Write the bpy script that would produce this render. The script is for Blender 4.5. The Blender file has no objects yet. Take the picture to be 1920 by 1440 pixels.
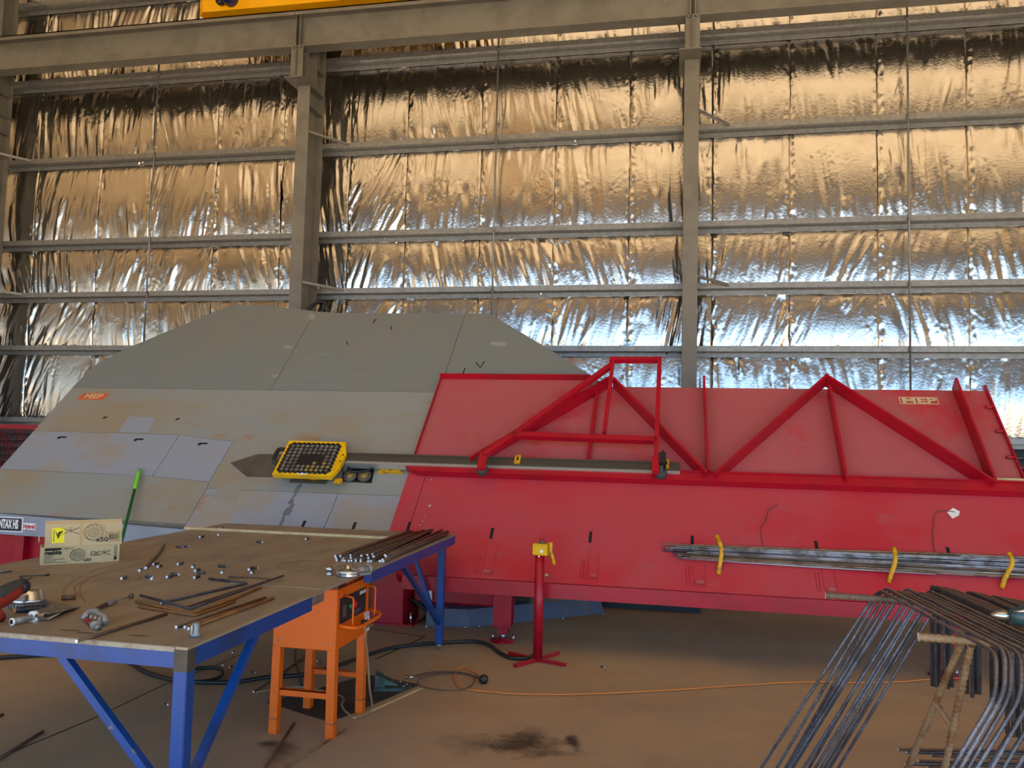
import bpy, math, random
import numpy as np
from mathutils import Vector, Matrix, noise as mnoise
random.seed(7)
SC = bpy.context.scene
COL = SC.collection
# ------------------------------------------------------------------ camera
FPX = 1507.0
def _ray(u, v): return Vector(((u-960)/FPX, (v-720)/FPX, 1.0))
_Z = _ray(1500, -21800).normalized()
_X = -_ray(-6500, 642).normalized()
_X = (_X - _Z*_X.dot(_Z)).normalized()
_Y = _Z.cross(_X)
RM = Matrix((_X, _Y, _Z))                 # photo-camera frame -> world (X along the wall, Y towards it, Z up)
H = 1.65
O = Vector((0, 0, H))
cam = bpy.data.objects.new('camera', bpy.data.cameras.new('camera'))
COL.objects.link(cam)
cam.data.sensor_fit = 'HORIZONTAL'; cam.data.sensor_width = 36; cam.data.lens = 36*FPX/1920
cam.data.clip_end = 2000
cam.matrix_world = Matrix.Translation(O) @ (RM @ Matrix(((1,0,0),(0,-1,0),(0,0,-1)))).to_4x4()
SC.camera = cam
# ------------------------------------------------------------------ sky, sun, exposure
SC.view_settings.view_transform = 'Standard'
SC.view_settings.look = 'None'
SC.view_settings.gamma = 1.0
SC.view_settings.use_curve_mapping = False
SC.view_settings.exposure = 2.3
W = bpy.data.worlds.new('world'); SC.world = W; W.use_nodes = True
wn = W.node_tree.nodes; wl = W.node_tree.links
bg = wn['Background']
tc = wn.new('ShaderNodeTexCoord'); sx = wn.new('ShaderNodeSeparateXYZ'); wl.new(tc.outputs['Generated'], sx.inputs[0])
ramp = wn.new('ShaderNodeValToRGB'); wl.new(sx.outputs['Z'], ramp.inputs['Fac'])       # plain clear-day sky: pale at the horizon, bluer overhead
ramp.color_ramp.elements[0].position = 0.0; ramp.color_ramp.elements[0].color = (.40, .70, 1.0, 1)
ramp.color_ramp.elements[1].position = 0.75; ramp.color_ramp.elements[1].color = (.20, .38, .80, 1)
e = ramp.color_ramp.elements.new(.18); e.color = (.34, .61, .98, 1)
wl.new(ramp.outputs['Color'], bg.inputs['Color']); bg.inputs['Strength'].default_value = 0.72
sun = bpy.data.objects.new('sun', bpy.data.lights.new('sun', 'SUN')); COL.objects.link(sun)
sun.data.energy = 6.0; sun.data.angle = math.radians(0.6); sun.data.color = (1.0, 0.97, 0.93)
sun.rotation_euler = (math.radians(49), 0, math.radians(-8))
sun.location = (0, -30, 40)

# ------------------------------------------------------------------ helpers: photo pixel + a surface it lies on -> point
def D(u, v): return RM @ _ray(u, v)
def ZP(u, v, z): r = D(u, v); return O + r*((z-H)/r.z)
def FL(u, v): return ZP(u, v, 0.0)
def YP(u, v, y): r = D(u, v); return O + r*(y/r.y)
def XP(u, v, x): r = D(u, v); return O + r*(x/r.x)
Q = math.sqrt(.5); P0 = Vector((0, 6.2, .536)); UP = Vector((0, Q, Q)); NN = Vector((0, -Q, Q))
def I(x, s, n=0.0): return Vector((x, P0.y + Q*s - Q*n, P0.z + Q*s + Q*n))    # machine's 45 degree bed: along, up the slope, proud
def IN(u, v, n=0.0):
    r = D(u, v); q = O + r*((P0 + NN*n - O).dot(NN)/r.dot(NN)); return q.x, (q-P0).dot(UP)
def IW(u, v, n=0.0): x, s = IN(u, v, n); return I(x, s, n)
IM = Matrix(((1,0,0,0),(0,Q,-Q,P0.y),(0,Q,Q,P0.z),(0,0,0,1)))                 # bed frame -> world

# ------------------------------------------------------------------ mesh builder
class MB:
    def __init__(s): s.v = []; s.f = []; s.sm = []; s.mi = []
    def add(s, vs, fs, smooth=False, mi=0, M=None):
        o = len(s.v)
        for p in vs:
            p = Vector(p); s.v.append(M @ p if M else p)
        for k, f in enumerate(fs):
            s.f.append([i+o for i in f]); s.sm.append(smooth[k] if isinstance(smooth, list) else smooth)
            s.mi.append(mi[k] if isinstance(mi, list) else mi)
        return s
    def box(s, a, b, M=None, mi=0, ch=0.0):
        x0,y0,z0 = (min(p,q) for p,q in zip(a,b)); x1,y1,z1 = (max(p,q) for p,q in zip(a,b))
        if ch > 0:
            c = min(ch, (x1-x0)*.45, (y1-y0)*.45, (z1-z0)*.45)
            V=[];idx={}
            for ix,X in enumerate((x0,x1)):
                for iy,Yv in enumerate((y0,y1)):
                    for iz,Zv in enumerate((z0,z1)):
                        sx,sy,sz = (1-2*ix)*c,(1-2*iy)*c,(1-2*iz)*c
                        for ax,p in (('x',(X,Yv+sy,Zv+sz)),('y',(X+sx,Yv,Zv+sz)),('z',(X+sx,Yv+sy,Zv))):
                            idx[(ix,iy,iz,ax)] = len(V); V.append(p)
            g = lambda *k: idx[k]
            Fs=[]
            for k in (0,1):
                Fs.append([g(k,0,0,'x'),g(k,1,0,'x'),g(k,1,1,'x'),g(k,0,1,'x')])
                Fs.append([g(0,k,0,'y'),g(1,k,0,'y'),g(1,k,1,'y'),g(0,k,1,'y')])
                Fs.append([g(0,0,k,'z'),g(1,0,k,'z'),g(1,1,k,'z'),g(0,1,k,'z')])
                for j in (0,1):
                    Fs.append([g(k,j,0,'x'),g(k,j,1,'x'),g(k,j,1,'y'),g(k,j,0,'y')])
                    Fs.append([g(0,k,j,'y'),g(1,k,j,'y'),g(1,k,j,'z'),g(0,k,j,'z')])
                    Fs.append([g(k,0,j,'x'),g(k,1,j,'x'),g(k,1,j,'z'),g(k,0,j,'z')])
                    for l in (0,1): Fs.append([g(k,j,l,'x'),g(k,j,l,'y'),g(k,j,l,'z')])
            return s.add(V,Fs,mi=mi,M=M)
        return s.add([(x0,y0,z0),(x1,y0,z0),(x1,y1,z0),(x0,y1,z0),(x0,y0,z1),(x1,y0,z1),(x1,y1,z1),(x0,y1,z1)],
              [(0,3,2,1),(4,5,6,7),(0,1,5,4),(1,2,6,5),(2,3,7,6),(3,0,4,7)], mi=mi, M=M)
    def prism(s, poly, z0, z1, M=None, mi=0):
        n = len(poly)
        return s.add([(p[0],p[1],z0) for p in poly]+[(p[0],p[1],z1) for p in poly],
            [list(range(n))[::-1], list(range(n,2*n))]+[(i,(i+1)%n,n+(i+1)%n,n+i) for i in range(n)], M=M, mi=mi)
    def hexa(s, a, b, mi=0):      # two quads of corresponding points
        return s.add(list(a)+list(b), [(0,3,2,1),(4,5,6,7),(0,1,5,4),(1,2,6,5),(2,3,7,6),(3,0,4,7)], mi=mi)
    def lathe(s, prof, n=20, M=None, mi=0, smooth=True):   # profile (r,z)
        V=[];Fs=[]; k=len(prof)
        for i in range(n):
            a=2*math.pi*i/n
            for r,z in prof: V.append((r*math.cos(a), r*math.sin(a), z))
        for i in range(n):
            j=(i+1)%n
            for q in range(k-1): Fs.append((i*k+q, j*k+q, j*k+q+1, i*k+q+1))
        sm=[smooth]*len(Fs)
        if prof[0][0]>1e-6: Fs.append([i*k for i in range(n)][::-1]); sm.append(False)
        if prof[-1][0]>1e-6: Fs.append([i*k+k-1 for i in range(n)]); sm.append(False)
        return s.add(V,Fs,smooth=sm,mi=mi,M=M)
    def cyl(s, a, b, r, r2=None, n=14, mi=0, cap=None):
        return s.tube([a,b], r, n, mi=mi, cap=cap, r2=r2)
    def tube(s, pts, r, n=8, mi=0, cap=None, r2=None, rad=None, closed=False):
        pts=[Vector(p) for p in pts]; m=len(pts)
        T=[]
        for i in range(m):
            a=pts[max(i-1,0)]; b=pts[min(i+1,m-1)]
            if closed: a=pts[i-1]; b=pts[(i+1)%m]
            t = (b-a)
            if 0<i<m-1 or closed:
                t=((pts[i]-a).normalized()+(b-pts[i]).normalized())
            T.append(t.normalized() if t.length>1e-9 else Vector((0,0,1)))
        up=Vector((0,0,1)) if abs(T[0].z)<.9 else Vector((1,0,0))
        N=(up-T[0]*up.dot(T[0])).normalized()
        V=[];Fs=[]
        for i in range(m):
            N=(N-T[i]*N.dot(T[i])).normalized(); B=T[i].cross(N)
            rr = rad[i] if rad else (r if r2 is None else r+(r2-r)*i/(m-1))
            for k in range(n):
                a=2*math.pi*k/n; V.append(pts[i]+(N*math.cos(a)+B*math.sin(a))*rr)
        last = m if closed else m-1
        for i in range(last):
            i2=(i+1)%m
            for k in range(n): Fs.append((i*n+k, i*n+(k+1)%n, i2*n+(k+1)%n, i2*n+k))
        sm=[True]*len(Fs); ml=[mi]*len(Fs)
        if not closed:
            Fs += [list(range(n))[::-1], list(range((m-1)*n,m*n))]; sm += [False]*2; ml += [mi if cap is None else cap]*2
        return s.add(V,Fs,smooth=sm,mi=ml)
    def bar(s, a, b, w, h, side=None, mi=0, ch=0.0):          # rectangular bar a->b; h along 'side x dir', w along side
        a=Vector(a); b=Vector(b); d=(b-a); L=d.length; d.normalize()
        sd = Vector(side) if side is not None else Vector((0,0,1))
        sd=(sd-d*sd.dot(d)).normalized(); t=d.cross(sd)
        M=Matrix(((d.x,sd.x,t.x,a.x),(d.y,sd.y,t.y,a.y),(d.z,sd.z,t.z,a.z),(0,0,0,1)))
        return s.box((0,-w/2,-h/2),(L,w/2,h/2),M=M,mi=mi,ch=ch)
    def build(s, name, mats, parent=None, label=None, cat=None, group=None, kind=None):
        vs=s.v
        if parent is not None: off=WL[parent.name]
        else:
            xs=[p[0] for p in vs]; ys=[p[1] for p in vs]; zs=[p[2] for p in vs]
            off=Vector(((min(xs)+max(xs))/2,(min(ys)+max(ys))/2,min(zs)))
        me=bpy.data.meshes.new(name)
        me.from_pydata([tuple(Vector(p)-off) for p in vs],[],s.f)
        me.polygons.foreach_set('use_smooth', s.sm); me.polygons.foreach_set('material_index', s.mi)
        for mt in (mats if isinstance(mats,(list,tuple)) else [mats]): me.materials.append(mt)
        me.update()
        o=bpy.data.objects.new(name,me); COL.objects.link(o)
        if parent is not None: o.parent=parent
        else: o.location=off
        WL[o.name]=Vector(off)
        return tag(o,label,cat,group,kind)
WL={}
def tag(o,label=None,cat=None,group=None,kind=None):
    for k,v in (('label',label),('category',cat),('group',group),('kind',kind)):
        if v: o[k]=v
    return o
def thing(name,label,cat,loc,group=None,kind=None):
    o=bpy.data.objects.new(name,None); COL.objects.link(o); o.location=loc; o.empty_display_size=.1
    WL[o.name]=Vector(loc); return tag(o,label,cat,group,kind)
def smooth_path(pts, n=6):
    pts=[Vector(p) for p in pts]; out=[]
    for i in range(len(pts)-1):
        p0=pts[max(i-1,0)];p1=pts[i];p2=pts[i+1];p3=pts[min(i+2,len(pts)-1)]
        for k in range(n):
            t=k/n
            out.append(.5*((2*p1)+(p2-p0)*t+(2*p0-5*p1+4*p2-p3)*t*t+(3*p1-p0-3*p2+p3)*t**3))
    out.append(pts[-1]); return out
def fillet(pts, r, k=4):
    pts=[Vector(p) for p in pts]; out=[pts[0]]
    for i in range(1,len(pts)-1):
        a,b,c=pts[i-1],pts[i],pts[i+1]
        d1=(a-b); d2=(c-b); q=min(r,d1.length*.45,d2.length*.45)
        p=b+d1.normalized()*q; e=b+d2.normalized()*q
        for j in range(k+1):
            t=j/k; out.append(p*(1-t)**2+b*2*t*(1-t)+e*t*t)
    out.append(pts[-1]); return out
def text(body, M, size, mat, parent, name='lettering', sx=1.0, bold=0.0, label=None, shear=0):
    cu=bpy.data.curves.new('lettering','FONT'); cu.body=body; cu.size=size; cu.align_x='CENTER'; cu.align_y='CENTER'
    cu.offset=bold; cu.extrude=0.0006; cu.shear=shear; cu.resolution_u=3
    t=bpy.data.objects.new('tmp',cu); COL.objects.link(t)
    me=bpy.data.meshes.new_from_object(t.evaluated_get(bpy.context.evaluated_depsgraph_get()))
    bpy.data.objects.remove(t); bpy.data.curves.remove(cu)
    off=WL[parent.name]; M2=Matrix.Translation(-off) @ M @ Matrix.Diagonal((sx,1,1,1))
    me.transform(M2); me.materials.clear(); me.materials.append(mat); me.name=name
    o=bpy.data.objects.new(name,me); COL.objects.link(o); o.parent=parent; WL[o.name]=off
    if label: o['label']=label
    return o
def frame(o, x, y):          # matrix with given x and y axes
    x=Vector(x).normalized(); y=Vector(y); y=(y-x*y.dot(x)).normalized(); z=x.cross(y)
    return Matrix(((x.x,y.x,z.x,o[0]),(x.y,y.y,z.y,o[1]),(x.z,y.z,z.z,o[2]),(0,0,0,1)))

# ------------------------------------------------------------------ materials
def srgb(r,g,b):
    f=lambda c:(c/255/12.92) if c/255<=.04045 else ((c/255+.055)/1.055)**2.4
    return (f(r),f(g),f(b),1)
def mat(name, c, rough=.5, metal=0.0, c2=None, scale=3.0, lo=.45, hi=.6, c3=None, scale3=1.0, lo3=.5, hi3=.62, bump=0.0, bscale=60, stretch=None, spec=.5, rr=None):
    m=bpy.data.materials.new(name); m.use_nodes=True; nt=m.node_tree; nd=nt.nodes; lk=nt.links
    b=nd['Principled BSDF']; b.inputs['Base Color'].default_value=c; b.inputs['Roughness'].default_value=rough; b.inputs['Metallic'].default_value=metal
    b.inputs['Specular IOR Level'].default_value=spec
    geo=nd.new('ShaderNodeNewGeometry'); pos=geo.outputs['Position']
    if stretch:
        mp=nd.new('ShaderNodeMapping'); mp.inputs['Scale'].default_value=stretch; lk.new(pos,mp.inputs['Vector']); pos=mp.outputs['Vector']
    def mask(sc,a,h,det=6):
        n=nd.new('ShaderNodeTexNoise'); n.inputs['Scale'].default_value=sc; n.inputs['Detail'].default_value=det; n.inputs['Roughness'].default_value=.62
        lk.new(pos,n.inputs['Vector'])
        r=nd.new('ShaderNodeMapRange'); r.inputs['From Min'].default_value=a; r.inputs['From Max'].default_value=h; lk.new(n.outputs['Fac'],r.inputs['Value']); return r.outputs['Result']
    cur=None
    def mix(fac,col):
        nonlocal cur
        x=nd.new('ShaderNodeMix'); x.data_type='RGBA'; lk.new(fac,x.inputs['Factor'])
        if cur is None: x.inputs['A'].default_value=c
        else: lk.new(cur,x.inputs['A'])
        x.inputs['B'].default_value=col; cur=x.outputs['Result']
    if c2: mix(mask(scale,lo,hi),c2)
    if c3: mix(mask(scale3,lo3,hi3),c3)
    if cur: lk.new(cur,b.inputs['Base Color'])
    if rr: 
        r=nd.new('ShaderNodeMapRange'); r.inputs['To Min'].default_value=rr[0]; r.inputs['To Max'].default_value=rr[1]
        lk.new(mask(scale*1.7,.35,.65),r.inputs['Value']); lk.new(r.outputs['Result'],b.inputs['Roughness'])
    if bump:
        n=nd.new('ShaderNodeTexNoise'); n.inputs['Scale'].default_value=bscale; n.inputs['Detail'].default_value=4; lk.new(pos,n.inputs['Vector'])
        bp=nd.new('ShaderNodeBump'); bp.inputs['Strength'].default_value=bump; bp.inputs['Distance'].default_value=.01; lk.new(n.outputs['Fac'],bp.inputs['Height']); lk.new(bp.outputs['Normal'],b.inputs['Normal'])
    return m
m_foil = mat('foil', (.56,.55,.53,1), .19, 1.0, bump=.22, bscale=26, c2=(.51,.495,.47,1), scale=2.0)
m_foil_roof = mat('roof_foil', (.60,.53,.43,1), .34, 1.0, bump=.3, bscale=3)
m_galv = mat('galvanised', (.30,.31,.31,1), .45, .6, c2=(.24,.25,.25,1), scale=14)
m_steel = mat('grey_paint_steel', srgb(126,124,117), .5, 0.0, c2=srgb(114,112,105), scale=2.2, bump=.03)
m_dark = mat('black_recess', (.006,.006,.006,1), .8)
m_black = mat('black_rubber', (.018,.018,.02,1), .45)
m_red = mat('red_paint', srgb(178,8,36), .38, 0, c2=srgb(162,14,36), scale=3, bump=.02)
m_red_dust = mat('dusty_red_paint', srgb(176,84,88), .6, 0, c2=srgb(186,42,56), scale=1.1, lo=.54, hi=.68, c3=srgb(170,96,88), scale3=3.0, lo3=.55, hi3=.75, bump=.02)
m_red_low = mat('wiped_red_paint', srgb(186,62,72), .48, 0, c2=srgb(192,36,54), scale=1.1, lo=.45, hi=.62, c3=srgb(176,80,84), scale3=5.0, lo3=.58, hi3=.78, bump=.02)
m_grey = mat('grey_plate', srgb(146,152,148), .5, .1, c2=srgb(152,142,120), scale=.9, lo=.42, hi=.62, c3=srgb(160,122,88), scale3=2.2, lo3=.62, hi3=.76, bump=.02, stretch=(1,1.4,1.4), rr=(.42,.6))
m_grey_up = mat('grey_plate_clean', srgb(126,134,132), .5, .1, c2=srgb(134,135,124), scale=.8, lo=.45, hi=.68, bump=.02)
m_grey_blue = mat('grey_blue_plate', srgb(150,158,168), .5, .1, c2=srgb(156,150,138), scale=1.5, lo=.48, hi=.62, c3=srgb(160,120,86), scale3=2.6, lo3=.63, hi3=.74, bump=.02)
m_fascia = mat('grey_blue_fascia', srgb(142,150,164), .45, .1, c2=srgb(134,141,152), scale=2)
m_stain = mat('black_grease', (.13,.13,.13,1), .6, c2=(.2,.2,.2,1), scale=40)
m_chalk = mat('scuff', srgb(146,149,147), .8)
m_yellow = mat('yellow_paint', srgb(244,192,0), .4, c2=srgb(226,172,8), scale=6)
m_yellow_old = mat('worn_yellow_sleeve', srgb(226,172,12), .5, c2=srgb(168,122,22), scale=24, lo=.5, hi=.62)
m_crane = mat('crane_yellow', srgb(252,190,0), .4, c2=srgb(246,178,0), scale=1.2)
m_blue = mat('blue_paint', srgb(0,64,138), .42, 0, c2=srgb(16,56,108), scale=4, lo=.5, hi=.65, c3=srgb(108,104,104), scale3=24, lo3=.66, hi3=.72)
m_motor = mat('motor_blue', srgb(10,44,120), .35)
m_orange = mat('orange_paint', srgb(238,108,0), .42, 0, c2=srgb(230,100,0), scale=3, c3=srgb(120,66,30), scale3=26, lo3=.69, hi3=.74)
m_table = mat('brown_steel_top', srgb(160,144,118), .55, .08, c2=srgb(142,129,107), scale=2.4, lo=.42, hi=.62, c3=srgb(164,122,82), scale3=3.1, lo3=.6, hi3=.75, bump=.04, bscale=40, stretch=(1.6,.6,1), rr=(.42,.62))
m_mill = mat('mill_edge', srgb(140,138,130), .45, .5, c2=srgb(110,100,88), scale=12)
m_rebar = mat('dark_rebar', srgb(100,102,112), .42, .55, c2=srgb(76,74,78), scale=9, bump=.5, bscale=110)
m_rebar_top = mat('dusty_rebar', srgb(124,106,88), .55, .25, c2=srgb(96,84,74), scale=9, bump=.5, bscale=110)
m_rebar_new = mat('new_rebar', srgb(178,184,198), .35, .6, c2=srgb(118,116,116), scale=7, lo=.45, hi=.6, bump=.4, bscale=140)
m_rust = mat('rusty_rebar', srgb(140,100,62), .65, .1, c2=srgb(172,120,56), scale=12, bump=.5, bscale=130)
m_brown_bar = mat('brown_rebar', srgb(98,80,70), .5, .25, c2=srgb(118,90,68), scale=8, bump=.4, bscale=120)
m_thick = mat('old_thick_rebar', srgb(150,126,94), .6, .15, c2=srgb(122,84,56), scale=11, lo=.48, hi=.6)
m_cut = mat('cut_end', (.88,.9,.93,1), .35, 0.0)
m_zinc = mat('zinc', (.62,.65,.68,1), .22, .95, c2=(.5,.5,.5,1), scale=20)
m_cast = mat('cast_alloy', (.36,.34,.32,1), .55, .3, c2=(.24,.22,.20,1), scale=30)
m_card = mat('cardboard', srgb(206,184,138), .8, c2=srgb(196,172,126), scale=4)
m_ink = mat('ink', srgb(78,68,54), .8)
m_inkdark = mat('dark_ink', srgb(30,28,26), .8)
m_lemon = mat('lemon_sticker', srgb(252,236,20), .4)
m_tape = mat('packing_tape', srgb(196,164,112), .35)
m_rust_arc = mat('rust_trace', srgb(146,112,78), .7, c2=srgb(152,132,104), scale=14)
m_white = mat('white_label', srgb(236,236,232), .5)
m_wood = mat('pine', srgb(220,196,146), .6, c2=srgb(204,176,122), scale=9, stretch=(1,8,1))
m_green = mat('green_pole', srgb(24,124,56), .35)
m_lime = mat('lime_grip', srgb(120,220,50), .4)
m_teal = mat('teal_tool', srgb(40,74,78), .4)
m_pedal = mat('green_cast', srgb(72,92,84), .55, .2, c2=srgb(52,66,60), scale=20)
m_cord_o = mat('orange_cord', srgb(216,132,60), .5)
m_cord_b = mat('brown_cord', srgb(92,76,64), .5)
m_cord_g = mat('tan_cord', srgb(150,124,92), .5)
m_pad = mat('black_mat', (.012,.012,.012,1), .55)
m_disc = mat('worn_disc', srgb(124,120,108), .6, c2=srgb(84,80,74), scale=9)
m_disc_y = mat('brass_disc', srgb(150,128,66), .5)
m_rail = mat('bronze_rail', srgb(96,92,82), .35, .5)
m_alu = mat('aluminium', srgb(196,196,188), .35, .6)
m_arrow = mat('brown_wear_plate', srgb(104,98,88), .5, .3, c2=srgb(92,84,72), scale=5)
m_sticker_o = mat('orange_sticker', srgb(206,96,54), .5)
m_navy = mat('navy_sticker', srgb(16,20,44), .4)
m_cover = mat('blue_grey_cover', srgb(96,102,122), .45, .2, c2=srgb(120,116,108), scale=5, lo=.5, hi=.65)
m_cover_top = m_cover
m_plate_dark = mat('dark_floor_plate', srgb(76,70,62), .6, .2, c2=srgb(56,54,50), scale=4)
m_maroon = mat('maroon_label', srgb(70,20,12), .4)
m_tool_red = mat('tool_red', srgb(156,44,30), .5, c2=srgb(120,40,30), scale=40)
m_tool_grey = mat('tool_grey', srgb(66,70,68), .6)
m_louvre = mat('louvre_grey', srgb(90,98,100), .5, .3)
m_mesh_red = mat('red_mesh', srgb(150,14,34), .5)
m_conc_old = mat('plinth', srgb(110,98,84), .85, c2=srgb(96,86,74), scale=4)
m_dirt = mat('orange_dirt', srgb(186,158,118), .95, c2=srgb(172,144,104), scale=.3, c3=srgb(194,168,130), scale3=.07)

def floor_material():
    m=mat('dusty_concrete', srgb(182,158,124), .72, 0, c2=srgb(168,148,120), scale=.9, lo=.4, hi=.62, c3=srgb(180,148,108), scale3=2.3, lo3=.52, hi3=.7, bump=.05, bscale=45, rr=(.55,.8))
    nt=m.node_tree; nd=nt.nodes; lk=nt.links; b=nd['Principled BSDF']
    cur=b.inputs['Base Color'].links[0].from_socket
    geo=nd.new('ShaderNodeNewGeometry')
    nz=nd.new('ShaderNodeTexNoise'); nz.inputs['Scale'].default_value=7; nz.inputs['Detail'].default_value=8; nz.inputs['Roughness'].default_value=.7; lk.new(geo.outputs['Position'],nz.inputs['Vector'])
    # oil stains with a shape of their own (pixel centre, pixel half extents)
    for (u,v,ru,rv,st) in ((975,1396,85,24,.85),(1075,1392,16,20,.9),(1000,1375,30,12,.5),(505,1395,26,8,.8),(528,1408,34,24,.6),(1040,1412,60,8,.4),(880,1395,60,22,.35)):
        c=FL(u,v); a=FL(u+ru,v)-c; w=FL(u,v+rv)-c
        rx=a.length; ry=max(w.length,.02)
        sub=nd.new('ShaderNodeVectorMath'); sub.operation='SUBTRACT'; lk.new(geo.outputs['Position'],sub.inputs[0]); sub.inputs[1].default_value=c
        rot=nd.new('ShaderNodeVectorRotate'); rot.rotation_type='Z_AXIS'; rot.inputs['Angle'].default_value=-math.atan2(a.y,a.x); lk.new(sub.outputs[0],rot.inputs['Vector'])
        sc=nd.new('ShaderNodeVectorMath'); sc.operation='MULTIPLY'; lk.new(rot.outputs[0],sc.inputs[0]); sc.inputs[1].default_value=(1/rx,1/ry,0)
        ln=nd.new('ShaderNodeVectorMath'); ln.operation='LENGTH'; lk.new(sc.outputs[0],ln.inputs[0])
        ad=nd.new('ShaderNodeMath'); ad.operation='MULTIPLY_ADD'; lk.new(nz.outputs['Fac'],ad.inputs[0]); ad.inputs[1].default_value=2.6; lk.new(ln.outputs['Value'],ad.inputs[2])
        mr=nd.new('ShaderNodeMapRange'); mr.inputs['From Min'].default_value=2.35; mr.inputs['From Max'].default_value=1.55; mr.inputs['To Max'].default_value=st; lk.new(ad.outputs[0],mr.inputs['Value'])
        x=nd.new('ShaderNodeMix'); x.data_type='RGBA'; lk.new(mr.outputs['Result'],x.inputs['Factor']); lk.new(cur,x.inputs['A']); x.inputs['B'].default_value=srgb(44,36,30); cur=x.outputs['Result']
    lk.new(cur,b.inputs['Base Color'])
    return m
m_floor = floor_material()
def dust_on_top(m, col):                 # settled dust on upward faces
    nt=m.node_tree; nd=nt.nodes; lk=nt.links; b=nd['Principled BSDF']; src=b.inputs['Base Color'].links[0].from_socket
    g=nd.new('ShaderNodeNewGeometry'); sx=nd.new('ShaderNodeSeparateXYZ'); lk.new(g.outputs['Normal'],sx.inputs[0])
    r=nd.new('ShaderNodeMapRange'); r.inputs['From Min'].default_value=.6; r.inputs['From Max'].default_value=.9; lk.new(sx.outputs['Z'],r.inputs['Value'])
    x=nd.new('ShaderNodeMix'); x.data_type='RGBA'; lk.new(r.outputs['Result'],x.inputs['Factor']); lk.new(src,x.inputs['A']); x.inputs['B'].default_value=col; lk.new(x.outputs['Result'],b.inputs['Base Color'])
m_bent = mat('bent_rebar', srgb(112,116,128), .42, .5, c2=srgb(84,86,94), scale=9, bump=.5, bscale=110); dust_on_top(m_bent, srgb(150,130,108))
m_hoop = mat('hoop_rebar', srgb(84,86,94), .5, .3, c2=srgb(72,68,68), scale=9, bump=.5, bscale=110); dust_on_top(m_hoop, srgb(128,108,88))

# ================================================================== the shed
XL, XR, YF, YB = -14.2, 17.0, -6.5, 13.5
fl = MB().box((XL,YF,-.15),(XR,13.9,0)).build('floor', m_floor, kind='structure')
def joint(pts, w=.012, z=.0015):
    b=MB()
    for a,c in zip(pts[:-1],pts[1:]):
        a=FL(*a); c=FL(*c); b.bar(a,c,.002,w,side=(0,0,1))
    b.build('floor_joint', m_plate_dark, fl)
joint([(-40,1440),(0,1420),(180,1345),(310,1283)],.012)
joint([(690,1178),(797,1194),(705,1236)],.016)
joint([(310,1283),(395,1252),(470,1218)],.008)
MB().box((-220,-220,-.3),(220,220,-.16)).build('ground_outside', m_dirt, kind='structure')
MB().box((XL-.15,YF,0),(XL,14,10.75)).build('wall_left', m_foil_roof, kind='structure')
MB().box((XR,YF,3.2),(XR+.15,14,10.75)).build('wall_right', m_foil_roof, kind='structure')
LINTEL=6.4
cb=MB(); cb.hexa([(XL-.2,YF-.6,10.3),(XR+.2,YF-.6,10.3),(XR+.2,14,10.7),(XL-.2,14,10.7)],[(XL-.2,YF-.6,10.45),(XR+.2,YF-.6,10.45),(XR+.2,14,10.85),(XL-.2,14,10.85)])
cb.build('ceiling', m_foil_roof, kind='structure')
MB().box((XL,YF-.3,LINTEL),(XR,YF-.15,10.4)).build('wall_front', m_foil_roof, kind='structure')

# ---- back wall: foil blanket in strips between the girts
GY=13.48
def gz(y): return [YP(1920,v,GY).z for v in (43,230,423,547,672)][y]
zA,zB,zC,zD,zE=[gz(i) for i in range(5)]
zF=1.66; zTop=zA+1.62
rows=[(zF,zE),(zE,zD),(zD,zC),(zC,zB),(zB,zA),(zA,zTop),(zTop,10.5)]
wall=thing('wall_back',None,None,(0,YB,0),kind='structure')
cl=MB().box((XL,13.68,0),(XR,13.8,10.6)).build('cladding', m_galv, wall)
seams=[]
for (u,v) in ((72,350),(190,350),(285,350),(405,350),(530,350),(650,500),(757,500),(897,500),(1037,500),(1178,500),(1334,500),(1480,500),(1646,500),(1816,500)):
    seams.append(YP(u,v,YB).x)
while seams[0]>XL+.3: seams.insert(0,seams[0]-1.28)
while seams[-1]<9: seams.append(seams[-1]+1.28)
rng=np.random.default_rng(11)
def vnoise(x,z,rg,n=5,fx=3.0,fz=.8):
    o=np.zeros_like(x)
    for k in range(n):
        a=rg.normal(0,1)*fx*(1+k*.6); b=rg.normal(0,1)*fz*(1+k*.6); o+=np.sin(a*x+b*z+rg.uniform(0,6.28))/(1+k*.5)
    return o/n
def gnoise(nx,nz,W_,Hh,lx,lz,sl):
    a=rng.normal(0,1,(nz+1,nx+1)); kx=np.fft.fftfreq(nx+1,W_/nx)[None,:]*6.283; kz=np.fft.fftfreq(nz+1,Hh/nz)[:,None]*6.283
    o=np.real(np.fft.ifft2(np.fft.fft2(a)*np.exp(-.5*((kx*lx*.5)**2+((kz+sl*kx)*lz*.5)**2)))); return o/(o.std()+1e-9)
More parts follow.
